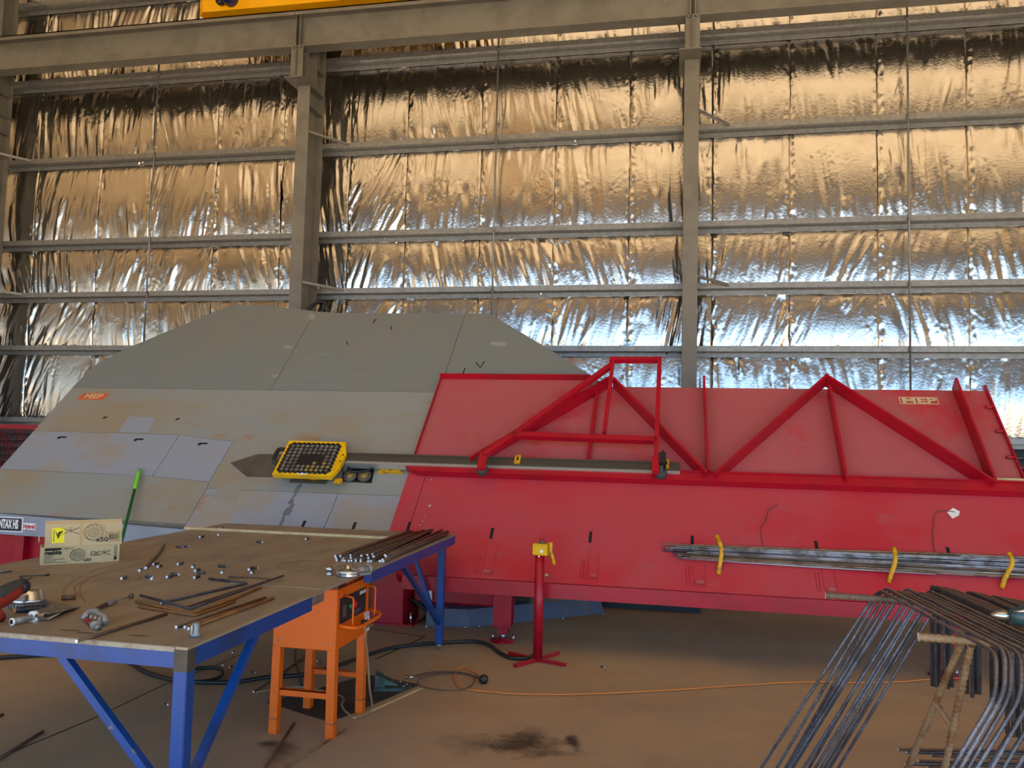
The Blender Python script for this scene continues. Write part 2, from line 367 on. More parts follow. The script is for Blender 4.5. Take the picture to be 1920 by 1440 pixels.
def foil_panel(x0,x1,z0,z1,row):
    W_=x1-x0; Hh=z1-z0; nx=max(20,int(W_/.0165)); nz=max(14,int(Hh/.024))
    gx,gzz=np.meshgrid(np.linspace(0,1,nx+1),np.linspace(0,1,nz+1)); X=gx*W_; Zz=gzz*Hh
    mid=(x0+x1)/2
    left=1.3 if mid<-6.7 else (1.15 if mid<-3.5 else .95)       # the left bay hangs looser
    b=.027*Hh*rng.uniform(.9,1.15)
    t=gzz
    h=b*4*t*(1-t)*(1.0+.12*(1-2*t))
    h+= .004*left*vnoise(X,Zz,rng,6,5,1.2)*np.minimum(1,8*t*(1-t))
    # folds running mostly up and down, fanning from their fixing points
    fan=rng.normal(0,.12) + (.22 if row<=2 else .1)*rng.choice([-1,1])
    nf=int(rng.integers(9,17)*W_/1.25*(1.25 if left>.9 else 1.0))
    for k in range(nf):
        c=rng.uniform(-.1,W_+.1); sl=fan*rng.uniform(.2,1.6)+rng.normal(0,.05); w=rng.uniform(.010,.034); a=rng.choice([-1,1])*rng.uniform(.0015,.0065)*(w/.02)*left*1.35
        zc=rng.choice([0,1,.5],p=[.5,.25,.25]); zl=rng.uniform(.25,.9)
        dd=(X-c-sl*(Zz-Hh*zc)-.02*np.sin(Zz*rng.uniform(2,6)+k))/w
        h+=a*np.exp(-np.abs(dd)**1.25)*np.clip(1-np.abs(t-zc)/zl,0,1)**.8*np.minimum(1,30*t*(1-t)+.25)
    sl=fan*rng.uniform(.4,1.3)
    pin=np.minimum(1,10*t*(1-t)+.15)
    patch=np.clip(.75+.8*gnoise(nx,nz,W_,Hh,.28,.35,0),0,2)
    h+=.0042*left*gnoise(nx,nz,W_,Hh,.055,.6,sl)*pin*patch
    h+=.0008*left*gnoise(nx,nz,W_,Hh,.018,.16,sl*1.5)*pin*patch
    h+=.0006*left*gnoise(nx,nz,W_,Hh,.022,.03,0)*np.clip(gnoise(nx,nz,W_,Hh,.2,.2,0),0,2)
    for e,amp in ((X,1.0),(W_-X,.45)):               # taped, crinkled edges
        h-=.012*np.exp(-(e/.014)**2)
        band=np.exp(-((e-.05)/.042)**2)
        h+=.0040*amp*gnoise(nx,nz,W_,Hh,.028,.06,0)*band
    Yv=YB-.004-h
    V=np.stack([x0+X,Yv,z0+Zz],-1).reshape(-1,3)-np.array([0,YB,0])
    i=np.arange(nz)[:,None]*(nx+1)+np.arange(nx)[None,:]
    Fq=np.stack([i,i+1,i+nx+2,i+nx+1],-1).reshape(-1,4)
    me=bpy.data.meshes.new('foil_panel'); me.vertices.add(len(V)); me.vertices.foreach_set('co',V.ravel())
    me.loops.add(Fq.size); me.loops.foreach_set('vertex_index',Fq.ravel().astype(np.int32))
    me.polygons.add(len(Fq)); me.polygons.foreach_set('loop_start',np.arange(len(Fq),dtype=np.int32)*4)
    me.polygons.foreach_set('use_smooth',np.ones(len(Fq),dtype=bool)); me.materials.append(m_foil); me.update(calc_edges=True)
    o=bpy.data.objects.new('foil_panel',me); COL.objects.link(o); o.parent=wall
for r,(za,zb) in enumerate(rows):
    for a,c in zip(seams[:-1],seams[1:]): foil_panel(a,c,za,zb,r)
for z in (zF,zE,zD,zC,zB,zA,zTop):          # Z girts: inner flange up, web flat, outer flange down
    zi=z+.078; t=.004; b=MB()
    b.box((XL,13.27,zi),(XR,13.274,zi+.085)).box((XL,13.27,zi-t),(XR,13.48,zi)).box((XL,13.476,z),(XR,13.48,zi)).box((XL,13.274,zi+.081),(XR,13.288,zi+.085)).box((XL,13.462,z),(XR,13.476,z+.004))
    b.build('girt', m_galv, wall)
for X0 in (-9.885,-3.124,3.615,10.4):
    x=X0*13.25/13.5; b=MB().tube([(x,13.25,zF),(x,13.25,zTop+.3)],.016,8)
    for z in (zE,zD,zC,zB,zA,zTop): b.box((x-.02,13.25,z+.07),(x+.02,13.36,z+.085)).cyl((x-.0,13.25,z+.07),(x,13.25,z+.11),.026)
    b.build('sag_rod', m_galv, wall)
for k in range(11):
    z=.12+k*.14; MB().add([(XL,13.40,z),(XR,13.40,z),(XR,13.55,z+.13),(XL,13.55,z+.13),(XL,13.40,z+.015),(XR,13.40,z+.015),(XR,13.55,z+.145),(XL,13.55,z+.145)],
        [(0,3,2,1),(4,5,6,7),(0,1,5,4),(1,2,6,5),(2,3,7,6),(3,0,4,7)]).build('louvre_slat', m_louvre, wall)
MB().box((XL,13.36,0),(XR,13.6,.14)).build('plinth', m_conc_old, wall)

# ---- portal columns
CF=12.66; CR=13.26
def column(xc, label, braces):
    t=thing('steel_column',label,'column',(xc,(CF+CR)/2,0))
    zc=YP(570,161,CF).z
    hw=.114
    MB().box((xc-hw,CF,0),(xc+hw,CF+.015,zc)).build('front_flange',m_steel,t)
    MB().box((xc-hw,CR-.015,0),(xc+hw,CR,10.5)).build('rear_flange',m_steel,t)
    MB().box((xc-.006,CF+.015,0),(xc+.006,CR-.015,zc)).build('web',m_steel,t)
    u=MB().box((xc-hw,CR-.36,zc),(xc+hw,CR-.345,10.5)).box((xc-.006,CR-.345,zc),(xc+.006,CR-.015,10.5))
    u.build('upper_shaft',m_steel,t)
    MB().box((xc-.2,CF-.36,zc),(xc+.14,CR-.02,zc+.02)).build('corbel_plate',m_steel,t)
    MB().box((xc-.10,CF-.2,zc-.28),(xc-.085,CF,zc)).box((xc+.085,CF-.2,zc-.28),(xc+.10,CF,zc)) if False else None
    for z in (zc-.02-.32,zc+.42): MB().box((xc+.006,CF+.02 if z<zc else CR-.345,z),(xc+hw,CR-.015,z+.012)).build('stiffener',m_steel,t)
    zb0=YP(555,88,CF-.3).z
    s=MB().box((xc-.10,CF-.30,zc+.02),(xc-.088,CF-.08,zb0)).box((xc+.088,CF-.30,zc+.02),(xc+.10,CF-.08,zb0)).box((xc-.088,CF-.196,zc+.02),(xc+.088,CF-.184,zb0))
    s=MB().box((xc-.11,CF-.30,zc+.02),(xc+.11,CF-.288,zb0)).box((xc-.11,CF-.09,zc+.02),(xc+.11,CF-.078,zb0)).box((xc-.006,CF-.36,zc+.02),(xc+.006,CF-.09,zb0))
    s.build('stub_post',m_steel,t)
    for dx in (-.06,.06): MB().cyl((xc+dx,CF-.33,zb0-.035),(xc+dx,CF-.33,zb0),.02,n=6).build('bolt',m_galv,t)
    for z in braces:
        MB().bar((xc+.09,CF+.02,z+.15),(xc+.62,13.28,z+.11),.006,.05,side=(0,0,1)).bar((xc+.09,CF+.02,z+.17),(xc+.62,13.28,z+.13),.05,.006,side=(0,0,1)).build('fly_brace',m_galv,t)
    return t
X1=(YP(541,575,CF).x+YP(564,575,CF).x)/2; X2=(YP(1277.3,727,CF).x+YP(1306.7,727,CF).x)/2
column(X1,'grey steel column rising behind the top of the grey machine bed',(zB,zD))
column(X2,'grey steel column rising behind the red bed between bracing triangles',(zB,zD))
column(-13.05,'grey steel column at the end of the foil wall behind red fence',(zB,zD,zTop))

# ---- crane runway beam and crane
BY=CF-.19
rb=thing('crane_runway_beam','grey steel crane runway girder spanning across the column brackets','beam',(X1,BY,8))
zb=YP(555,88,CF-.3).z
for a,c in ((XL,X1-.006),(X1+.006,X2-.006),(X2+.006,10)):
    s=MB().box((a,BY-.13,zb),(c,BY+.13,zb+.02)).box((a,BY-.007,zb+.02),(c,BY+.007,zb+.56)).box((a,BY-.24,zb+.56),(c,BY+.24,zb+.58)).box((a,BY-.24,zb+.50),(c,BY-.232,zb+.58))
    s.build('girder',m_steel,rb)
    for x in (a+.03,c-.03): MB().box((x-.008,BY-.125,zb+.02),(x+.008,BY-.007,zb+.56)).build('stiffener',m_steel,rb)
MB().box((XL,BY-.03,zb+.58),(10,BY+.03,zb+.64)).build('crane_rail',m_steel,rb)
zr=zb+.64
cr=thing('overhead_crane','yellow overhead crane end carriage with blue motor above the runway beam','crane',(X1,BY,zr))
xa=YP(377,20,BY-.2).x; xb=xa+4.4
zr+=.005
c=MB().box((xa,BY-.2,zr+.06),(xb,BY-.19,zr+.55)).box((xa,BY-.23,zr+.05),(xb,BY+.2,zr+.065)).box((xa,BY+.19,zr+.06),(xb,BY+.2,zr+.55)).box((xa,BY-.23,zr+.55),(xb,BY+.23,zr+.565)).box((xa,BY-.23,zr+.0),(xa+.02,BY+.2,zr+.6))
c.build('end_carriage',m_crane,cr)
for x in (xa+.35,xb-.35): MB().lathe([(.0,-.05),(.12,-.05),(.14,-.04),(.14,-.035),(.115,-.03),(.115,.03),(.14,.035),(.14,.05),(0,.05)],20,M=Matrix.Translation((x,BY,zr+.115))@Matrix.Rotation(math.pi/2,4,'X')).build('wheel',m_tool_red,cr)
mx=YP(425,5,BY-.35).x
MB().lathe([(0,-.22),(.1,-.22),(.13,-.2),(.13,.1),(.11,.14),(.11,.2),(.06,.22),(0,.22)],16,M=Matrix.Translation((mx,BY-.36,zr+.24))@Matrix.Rotation(math.pi/2,4,'X')).build('motor',m_motor,cr)
MB().lathe([(0,-.05),(.06,-.05),(.07,0),(.06,.05),(0,.05)],12,M=Matrix.Translation((mx-.16,BY-.3,zr+.18))@Matrix.Rotation(math.pi/2,4,'X')).build('motor_junction_box',m_black,cr)
MB().box((xb-.9,-5.5,zr+.3),(xb-.4,BY-.2,zr+.75)).build('bridge_girder',m_crane,cr)

# ---- red mesh fence at the far left
fz=H+.02; fy=9.3
fe=thing('mesh_fence','red steel mesh safety fence beside the grey machine bed','fence',(-9,fy,0))
xa,xb=-12.2,-7.2
MB().box((xa,fy-.02,fz-.06),(xb,fy+.02,fz)).box((xa,fy-.02,.1),(xb,fy+.02,.15)).build('rail',m_mesh_red,fe)
for x in (xa,-9.7,xb): MB().box((x-.025,fy-.025,0),(x+.025,fy+.025,fz)).build('post',m_mesh_red,fe)
w=MB()
x=xa
while x<xb: w.box((x-.0018,fy-.002,.12),(x+.0018,fy+.002,fz-.05)); x+=.035
z=.2
while z<fz-.05: w.box((xa,fy-.002,z-.0025),(xb,fy+.002,z+.0025)); z+=.2
w.build('wire_mesh',m_mesh_red,fe)

# ================================================================== grey bending bed (45 degree slope)
gb=thing('grey_bending_bed','large grey sloping steel plate bed of the bar bending machine, rust stained','bending machine',(-4.4,7.6,0))
def plate(poly, mtl, n1=0.0, n0=-.014, parent=None, name='plate', label=None):
    return MB().prism(poly,n0,n1,M=IM).build(name,mtl,parent or gb,label=label)
def inset(poly,g):
    cx=sum(p[0] for p in poly)/len(poly); cy=sum(p[1] for p in poly)/len(poly)
    out=[]
    n=len(poly)
    for i in range(n):
        a=Vector((*poly[i-1],0)); b=Vector((*poly[i],0)); c=Vector((*poly[(i+1)%n],0))
        d1=(b-a).normalized(); d2=(c-b).normalized()
        n1=Vector((-d1.y,d1.x,0)); n2=Vector((-d2.y,d2.x,0)); bi=(n1+n2); k=bi.dot(n1)
        bi=bi/max(k,.3); out.append((b.x+bi.x*g,b.y+bi.y*g))
    return out
G=.0028
xl=-6.56; top=[IN(*p) for p in ((173,688),(233,655),(430,573),(500,573),(633,587),(873,588),(918,588),(1027,653),(1107,704))]
s1=2.195
xs1=-4.15; xs2=-2.315
hl=[(xl+.02,s1),(xs1,s1),(xs1,3.60),top[3],top[2],top[1],top[0]]
hm=[(xs1,s1),(xs2,s1),(xs2,top[5][1]),(top[4][0],top[4][1]),(xs1,3.60)]
hr=[(xs2,s1),(-.66,s1),(-.70,2.38),top[8],top[7],top[6],(xs2,top[5][1])]
for p in (hl,hm,hr): plate(inset(p,G),m_grey_up,n1=.002)
plate(inset([(xl,1.512),(-4.87,1.505),(-4.24,1.43),(-4.24,.9),(-4.23,.82),(-2.32,.82),(-2.32,s1),(xl+.02,s1)],G),m_grey)
plate(inset([(xl-.02,.965),(-4.86,.945),(-4.86,1.505),(xl,1.512)],G),m_grey_blue)
plate(inset([(-4.86,.945),(-4.24,.90),(-4.24,1.43),(-4.86,1.505)],G),m_grey_blue)
plate(inset([(xl-.02,.43),(-4.23,.40),(-4.23,.82),(-4.24,.90),(-4.86,.945),(xl-.02,.965)],G),m_grey)
plate(inset([(-4.23,.30),(-2.93,.30),(-2.93,.82),(-4.23,.82)],G),m_grey_blue)
plate(inset([(-2.93,.30),(-2.32,.30),(-2.32,.82),(-2.93,.82)],G),m_grey_blue)
# frame under the plates and the folded fascia
MB().prism([(xl+.03,.45),(-2.3,.32),(-2.3,2.1),(-1.0,2.25),(-1.1,2.7),(-2.1,3.45),(-5.2,3.6),(-6.2,2.8),(xl+.05,2.2)],-.10,-.015,M=IM).build('bed_frame',m_steel,gb)
fa=I(xl-.02,.43); fb=I(-4.0,.40); fb.y=fa.y
MB().hexa([(fa.x,fa.y,fa.z),(fb.x,fb.y,fb.z-.06),(fb.x,fb.y,fb.z-.20),(fa.x,fa.y,fa.z-.20)],[(fa.x,fa.y+.01,fa.z),(fb.x,fb.y+.01,fb.z-.06),(fb.x,fb.y+.01,fb.z-.20),(fa.x,fa.y+.01,fa.z-.20)]).build('fascia',m_fascia,gb)
# supports behind the bed
for x in (-6.2,-4.9,-2.9):
    MB().bar(I(x,.8,-.1),(x,I(x,.8).y+.05,0),.1,.1,side=(1,0,0)).build('support_leg',m_red,gb)
    s_=3.0 if x>-6 else 2.1; MB().bar(I(x,s_,-.1),(x,I(x,s_).y+.5,0),.1,.1,side=(1,0,0)).build('rear_leg',m_red,gb)
# red cabinets under the grey bed at the left
for (x0,x1,y0,z1) in ((-6.9,-5.92,6.86,.58),(-5.86,-5.62,6.95,.60),(-5.0,-4.2,7.0,.6)):
    k=MB().box((x0,y0,0),(x1,y0+.45,z1),ch=.008).build('base_cabinet',m_red,gb)
    MB().box((x0+.02,y0-.004,.06),(x1-.02,y0,z1-.04)).build('cover_panel',m_red,k)
MB().box((-5.9,7.05,.35),(-5.63,7.3,.62)).build('motor_box',m_plate_dark,gb)
# small fixed patches, slots and holes
def patch(pts, mtl, n=.004, name='patch_plate'):
    P=[IN(*p) for p in pts]; 
    ar=sum(P[i-1][0]*P[i][1]-P[i][0]*P[i-1][1] for i in range(len(P)))
    if ar<0: P=P[::-1]
    return MB().prism(P,.0,n,M=IM).build(name,mtl,gb)
patch([(242,781),(293,783),(277,811),(222,810)],m_grey_blue,.003)
patch([(418,903),(459,906),(441,938),(400,934)],m_grey,.003)
for p in ((118,821),(262,825),(382,833)):
    x,s=IN(*p); MB().box((x-.05,s,.0),(x+.035,s+.018,.0035),M=IM).box((x-.06,s-.016,.0),(x-.03,s+.012,.0035),M=IM).build('hook_slot',m_dark,gb)
for p in ((197,783),(333,786)):
    x,s=IN(*p); MB().prism([(x-.025,s-.012),(x+.01,s-.012),(x+.025,s+.012),(x-.01,s+.012)],0,.0035,M=IM).build('bolt_hole',m_dark,gb)
for (u,v) in ((568,986),(663,989)):
    x,s=IN(u,v); MB().box((x-.013,s-.09,0),(x+.013,s+.055,.003),M=IM).build('slot',m_dark,gb)
# grease streak, scratches and chalky scuffs
rg=random.Random(5)
stk=MB()
for k in range(26):
    t=k/25
    if k in (3,4,9,14,20,21): continue
    u=560-32*t+rg.uniform(-3,3); v=912+72*t
    x,s=IN(u,v); a=rg.uniform(.006,.024)*(1.25 if .35<t<.8 else .6); l=rg.uniform(.02,.05)
    stk.prism([(x-a,s-l),(x+a*.6,s-l*1.1),(x+a,s+l),(x-a*.5,s+l*.8)],.0002+k*.00002,.0012+k*.00002,M=IM)
stk.build('grease_streak',m_stain,gb)
for q in (((705,598),(700,605)),((872,690),(868,700)),((893,680),(900,690),(908,678)),((650,640),(651,646)),((733,612),(734,618))):
    pts=[IW(u,v,.004) for u,v in q]; MB().tube(pts,.006,5).build('gouge',m_dark,gb)
for k in range(9):
    u0=rg.uniform(480,640); v0=rg.uniform(672,738); L=rg.uniform(60,170); c=rg.uniform(-16,-4)
    pts=[IW(u0+L*t,v0+c*math.sin(t*2.6)+8*t,.0032) for t in [i/7 for i in range(8)]]
    if pts[-1].x<-2.35: MB().tube(pts,rg.uniform(.0012,.0024),4).build('scuff_mark',m_chalk,gb)
for (u,v,ru,rv) in ((541,651,9,4),(515,705,9,3),(585,594,7,6),(935,645,16,5)):
    pts=[]
    for k in range(9): a=k/9*6.283; pts.append(IN(u+ru*math.cos(a)*rg.uniform(.7,1.2),v-rv*math.sin(a)*rg.uniform(.6,1.2)))
    MB().prism(pts,.002,.0028,M=IM).build('scuff_mark',m_chalk,gb)
# MEP sticker, machine name sign
x0,sA=IN(143,749); x1,sB=IN(193,749); sT=IN(150,737)[1]
sp=[(x0,sA),(x1,sA),(x1+.03,sT),(x0+.04,sT)]
st=MB().prism(sp,.0,.002,M=IM).build('sticker',m_sticker_o,gb,label='orange sticker with pale serif letters')
text('MEP',frame(I((x0+x1)/2+.02,(sA+sT)/2,.0025),(1,0,0),UP),.10,m_card,st,sx=1.25,bold=.002)
fc=YP(10,982,fa.y-.003)
sg=MB().box((YP(41,990,fa.y).x-.335,fa.y-.006,fc.z-.062),(YP(41,990,fa.y).x,fa.y-.001,fc.z+.055)).box((YP(41,990,fa.y).x-.345,fa.y-.004,fc.z-.072),(YP(41,990,fa.y).x+.012,fa.y,fc.z+.065),mi=1).build('name_sign',[m_navy,m_white],gb,label='navy sign with white capitals')
text('SYNTAX HS',frame(((YP(41,990,fa.y).x-.165),fa.y-.0075,fc.z-.004),(1,0,0),(0,0,1)),.112,m_white,sg,sx=.44,bold=.005)
hx=YP(55,987,fa.y); hs=MB().box((hx.x-.062,fa.y-.005,hx.z-.03),(hx.x+.068,fa.y,hx.z+.03)).build('name_sign',m_white,gb,label='small white sign with red lettering')
text('Hybrid',frame((hx.x+.003,fa.y-.0065,hx.z-.002),(1,0,0),(0,0,1)),.055,m_red,hs,sx=.8,bold=.002)

# ---- roller window, wear plate and yellow wedge near the bending head
win=[IN(*p) for p in ((646,872),(704,872),(697,906),(640,903))]
wb=MB().prism(win[::-1],-.0,.004,M=IM).build('mechanism_window',m_dark,gb)
for (u,v) in ((656,892),(683,892)):
    x,s=IN(u,v,.03)
    MB().lathe([(0,0),(.055,0),(.062,.006),(.062,.03),(.05,.036),(.035,.03)],20,M=IM@Matrix.Translation((x,s,.005))).build('roller',m_arrow,gb)
    MB().lathe([(.034,.0),(.034,.034),(.018,.034),(.018,.040),(0,.040)],16,M=IM@Matrix.Translation((x,s,.005))).build('roller_hub',m_disc_y,gb)
MB().tube(smooth_path([IW(u,v,.05) for u,v in ((652,874),(660,884),(680,884),(694,879),(702,872),(703,866))]),.008,6).build('roller_cable',m_black,gb)
MB().box((0,0,0),(.03,.14,.06),M=IM@Matrix.Translation((*IN(646,889),.0))).build('window_bracket',m_cover,gb)
a=patch([(433,869),(483,853),(530,853),(560,895),(463,894)],m_arrow,.012,'wear_plate'); 
patch([(706,888),(720,881),(748,881),(756,889)],m_yellow_old,.02,'yellow_wedge')
patch([(552,884),(620,886),(612,908),(542,905)],m_arrow,.004,'wear_plate')

# ---- yellow pad tray
def tray():
    n=.15
    c=[IN(*p,n) for p in ((540,826),(647,829),(622,893),(512,890))]
    x0=(c[0][0]+c[3][0])/2; x1=(c[1][0]+c[2][0])/2; s0=(c[2][1]+c[3][1])/2; s1_=(c[0][1]+c[1][1])/2
    t=thing('pad_tray','yellow steel tray with black round-studded mat on grey bed','tray',I((x0+x1)/2,(s0+s1_)/2,0))
    fr=MB(); w=.045
    for a,b in (((x0,s0),(x1,s0+w)),((x0,s1_-w),(x1,s1_)),((x0,s0+w),(x0+w,s1_-w)),((x1-w,s0+w),(x1,s1_-w))): fr.box((a[0],a[1],n-.045),(b[0],b[1],n),M=IM)
    fr.box((x0+.01,s0+.01,n-.045),(x1-.01,s1_-.01,n-.038),M=IM); f=fr.build('tray_frame',m_yellow,t)
    # scalloped mat edge: a black sheet with round lobes
    nx,ny=10,8; dx=(x1-x0-2*w)/nx; dy=(s1_-s0-2*w)/ny
    b=MB().box((x0+w,s0+w,n-.04),(x1-w,s1_-w,n+.002),M=IM)
    for i in range(nx):
        for e in (s0+w,s1_-w): b.lathe([(dx*.52,0),(dx*.52,.004),(0,.004)],10,M=IM@Matrix.Translation((x0+w+(i+.5)*dx,e,n-.001)))
    for j in range(ny):
        for e in (x0+w,x1-w): b.lathe([(dx*.5,0),(dx*.5,.004),(0,.004)],10,M=IM@Matrix.Translation((e,s0+w+(j+.5)*dy,n-.001)))
    b.build('rubber_mat',m_pad,t)
    base=None
    r_=random.Random(3)
    for j in range(ny):
        for i in range(nx):
            x=x0+w+(i+.5+(.0 if j%2 else .0))*dx; s=s0+w+(j+.5)*dy
            me=MB().lathe([(dx*.36,0),(dx*.36,.0025),(0,.0025)],14,M=IM@Matrix.Translation((x,s,n+.002)),smooth=False)
            br=(j<=2 and i>=5 and r_.random()<.55); wr=(2<=j<=4 and 3<=i<=7)
            me.build('stud',m_disc_y if br else (m_pad if wr else m_disc),t)
    MB().tube(fillet([I(x0,s1_-.10,n-.02),I(x0-.055,s1_-.12,n+.01),I(x0-.055,s0+.16,n+.01),I(x0,s0+.14,n-.02)],.03),.019,8).build('grip_handle',m_black,t)
    MB().prism([(x1,s0+.0),(x1+.045,s0+.12),(x1+.045,s1_-.13),(x1,s1_-.03)],n-.04,n-.005,M=IM).build('side_bracket',m_yellow,t)
    for s in (s0+.19,s0+.27): MB().lathe([(.008,0),(.008,.003),(0,.003)],8,M=IM@Matrix.Translation((x1+.025,s,n-.004))).build('bolt',m_dark,t)
    MB().box((x1+.0,s0+.0,n-.1),(x1+.07,s0+.05,n-.08),M=IM).build('foot_bracket',m_yellow_old,t)
    MB().lathe([(.10,0),(.10,n-.06),(.08,n-.05),(.08,n-.046),(0,n-.046)],20,M=IM@Matrix.Translation(((x0+x1)/2+.05,s0+.17,.004))).build('turntable',m_yellow,t)
    MB().box((x0+.24,s0+.012,n),(x0+.33,s0+.038,n+.002),M=IM).build('label_sticker',m_white,t)
tray()

# ================================================================== red feed bed
rd=thing('red_feed_bed','long red sloping steel bed with triangular ribs and slotted lower plate','bending machine',(.5,7.2,0))
XE=3.7
def rplate(poly,mtl,n1=.02,n0=.004,name='plate',label=None): return MB().prism(poly,n0,n1,M=IM).build(name,mtl,rd,label=label)
rplate(inset([(-2.335,1.10),(2.70,1.10),(2.70,2.285),(-.80,2.285),(-.80,2.385),(-2.335,2.385)],.0),m_red_dust)
rplate([(-2.335,.24),(-2.172,.24),(-2.172,1.098),(-2.335,1.098)],m_red_low)
rplate([(-2.166,.0),(XE,.0),(XE,1.098),(-2.166,1.098)],m_red_low)
MB().prism([(-2.166,.002),(XE,.002),(XE,.05),(-2.166,.05)],-.1,0,M=IM).prism([(-2.2,1.05),(2.7,1.05),(2.7,1.12),(-2.2,1.12)],-.12,0,M=IM).prism([(-1.0,2.2),(2.7,2.2),(2.7,2.27),(-1.0,2.27)],-.12,0,M=IM).build('bed_frame',m_red,rd)
# folded lip along the raised top corner and left edge
MB().box((-2.335,2.375,.004),(-.80,2.39,.085),M=IM).build('top_lip',m_red,rd)
MB().prism([(-2.335,1.15),(-2.325,1.15),(-2.325,2.38),(-2.335,2.38)],.004,.05,M=IM).build('side_lip',m_red,rd)
MB().box((2.70,1.12,.004),(2.715,2.33,.05),M=IM).build('side_lip',m_red,rd)
for s in (1.45,1.75,2.05): MB().cyl(I(2.64,s,.04),I(2.70,s,.04),.013,n=8).build('bolt',m_red,rd)
# horizontal channel that carries the guide rail rollers
MB().prism([(-2.36,1.10),(-2.22,1.045),(XE,1.035),(XE,1.135),(-2.36,1.15)],.02,.088,M=IM).build('channel',m_red,rd)
MB().prism([(-2.36,1.135),(XE,1.12),(XE,1.135),(-2.36,1.15)],.088,.10,M=IM).build('channel_lip',m_red,rd)
MB().box((2.45,1.14,.02),(2.75,1.2,.06),M=IM).build('wood_block',m_wood,rd)
# standing ribs
RH=.15
def rib(pa,pb,w=.022,h=RH):
    A=IN(*pa,h); B=IN(*pb,h); d=Vector((B[0]-A[0],B[1]-A[1],0)).normalized(); p=Vector((-d.y,d.x,0))*w/2
    a=Vector((*A,0)); b=Vector((*B,0))
    MB().prism([tuple((a-p)[:2]),tuple((b-p)[:2]),tuple((b+p)[:2]),tuple((a+p)[:2])][::1],.018,h,M=IM).build('rib',m_red_dust if False else m_red,rd)
rib((880,857),(1145,705)); rib((1150,707),(1325,884)); rib((1341,886),(1552,701)); rib((1548,701),(1868,902))
rib((1122,715),(1102,862),.03,.07); rib((1320,704),(1328,880),.02); rib((1556,722),(1589,896),.02); rib((1793,708),(1867,898),.02)
# slots, pockets and their tabs
for (u,v) in ((766,988),(922,1000),(1107,1007),(1298,1015),(1531,1025),(1779,1037)):
    x,s=IN(u,v,.02); MB().box((x-.012,s-.055,.019),(x+.012,s+.055,.022),M=IM).build('slot',m_dark,rd)
for (u,v) in ((914,1072),(1112,1080),(1313,1092),(1560,1106)):
    x,s=IN(u,v,.02)
    MB().box((x-.05,s-.04,.02),(x-.045,s+.27,.026),M=IM).box((x+.035,s-.04,.02),(x+.04,s+.27,.026),M=IM).build('pocket',m_red_low,rd)
    MB().box((x-.03,s-.02,.02),(x+.03,s+.012,.034),M=IM).build('tab',m_red_dust,rd)
    MB().tube([I(x-.09+.012*math.cos(a),s+.05+(.08 if math.sin(a)>0 else -.06)+.012*math.sin(a),.021) for a in [k*6.283/10 for k in range(10)]],.0022,4,closed=True).build('slot_outline',m_red,rd)
MB().cyl(I(*IN(1025,1080,.02),.02),I(*IN(1025,1080,.02),.035),.016,n=6).build('bolt',m_zinc,rd)
# bottom edge, legs
MB().box((-2.10,6.165,.436),(XE,6.185,.546)).box((-2.10,6.185,.436),(XE,6.30,.446)).build('bottom_flange',m_red,rd)
def leg(x,y):
    lg=MB().box((x-.075,y-.06,.13),(x+.075,y-.048,.48)).box((x-.075,y+.048,.13),(x+.075,y+.06,.48)).box((x-.006,y-.05,.13),(x+.006,y+.05,.48)).box((x-.075,y-.06,.12),(x+.075,y+.06,.132)).build('leg',m_red,rd)
    MB().box((x-.04,y-.03,.06),(x+.04,y+.03,.121)).build('neck',m_red,lg)
    MB().cyl((x,y,.02),(x,y,.065),.02).build('levelling_screw',m_zinc,lg)
    MB().lathe([(.105,0),(.105,.008),(.04,.016),(.04,.022),(0,.022)],24,M=Matrix.Translation((x,y,0))).build('foot',m_red,lg)
    for d in (-.085,.085): MB().cyl((x+d,y,.006),(x+d,y,.055),.009).build('anchor_bolt',m_zinc,lg)
f=FL(943,1202); leg(f.x,f.y); f=FL(1770,1268); leg(f.x,f.y)
for x in (-1.6,.5,2.4): MB().bar(I(x,2.2,-.1),(x,8.7,0),.09,.09,side=(1,0,0)).build('rear_leg',m_red,rd)
# red base under the left end
MB().box((-2.60,6.80,0),(-2.30,7.25,.47),ch=.006).box((-2.64,6.77,0),(-2.2,7.3,.012)).build('base_box',m_red,rd)
MB().cyl((-2.235,6.83,.0),(-2.235,6.83,.11),.011).build('anchor_bolt',m_zinc,rd)
MB().box((-2.28,7.0,.16),(-1.55,7.4,.34),ch=.02).box((-1.75,7.02,.30),(-1.58,7.3,.42)).build('gear_housing',m_red,rd)
MB().box((-2.3,7.4,.1),(-1.3,7.6,.45)).build('motor_cover',m_plate_dark,rd)
for (y,z) in ((6.98,.40),(6.98,.30)): MB().cyl((-2.29,y,z),(-2.19,y,z),.014).cyl((-2.2,y,z),(-2.17,y,z),.022).build('hose_fitting',m_zinc,rd)
MB().box((-2.13,6.97,.2),(-2.09,6.975,.30)).build('tag',m_white,rd)
# MEP sign on red
x0,sA=IN(1688,757,.022); x1,_=IN(1762,758,.022); sT=IN(1686,744,.022)[1]
b=MB(); e=.009
for a,c in (((x0,sA),(x1,sA+e)),((x0,sT-e),(x1,sT)),((x0,sA),(x0+e,sT)),((x1-e,sA),(x1,sT))): b.box((a[0],a[1],.02),(c[0],c[1],.0215),M=IM)
sgn=b.build('sign_border',m_card,rd)
text('MEP',frame(I((x0+x1)/2,(sA+sT)/2-.002,.0215),(1,0,0),UP),.10,m_card,rd,sx=1.6,bold=.0028)
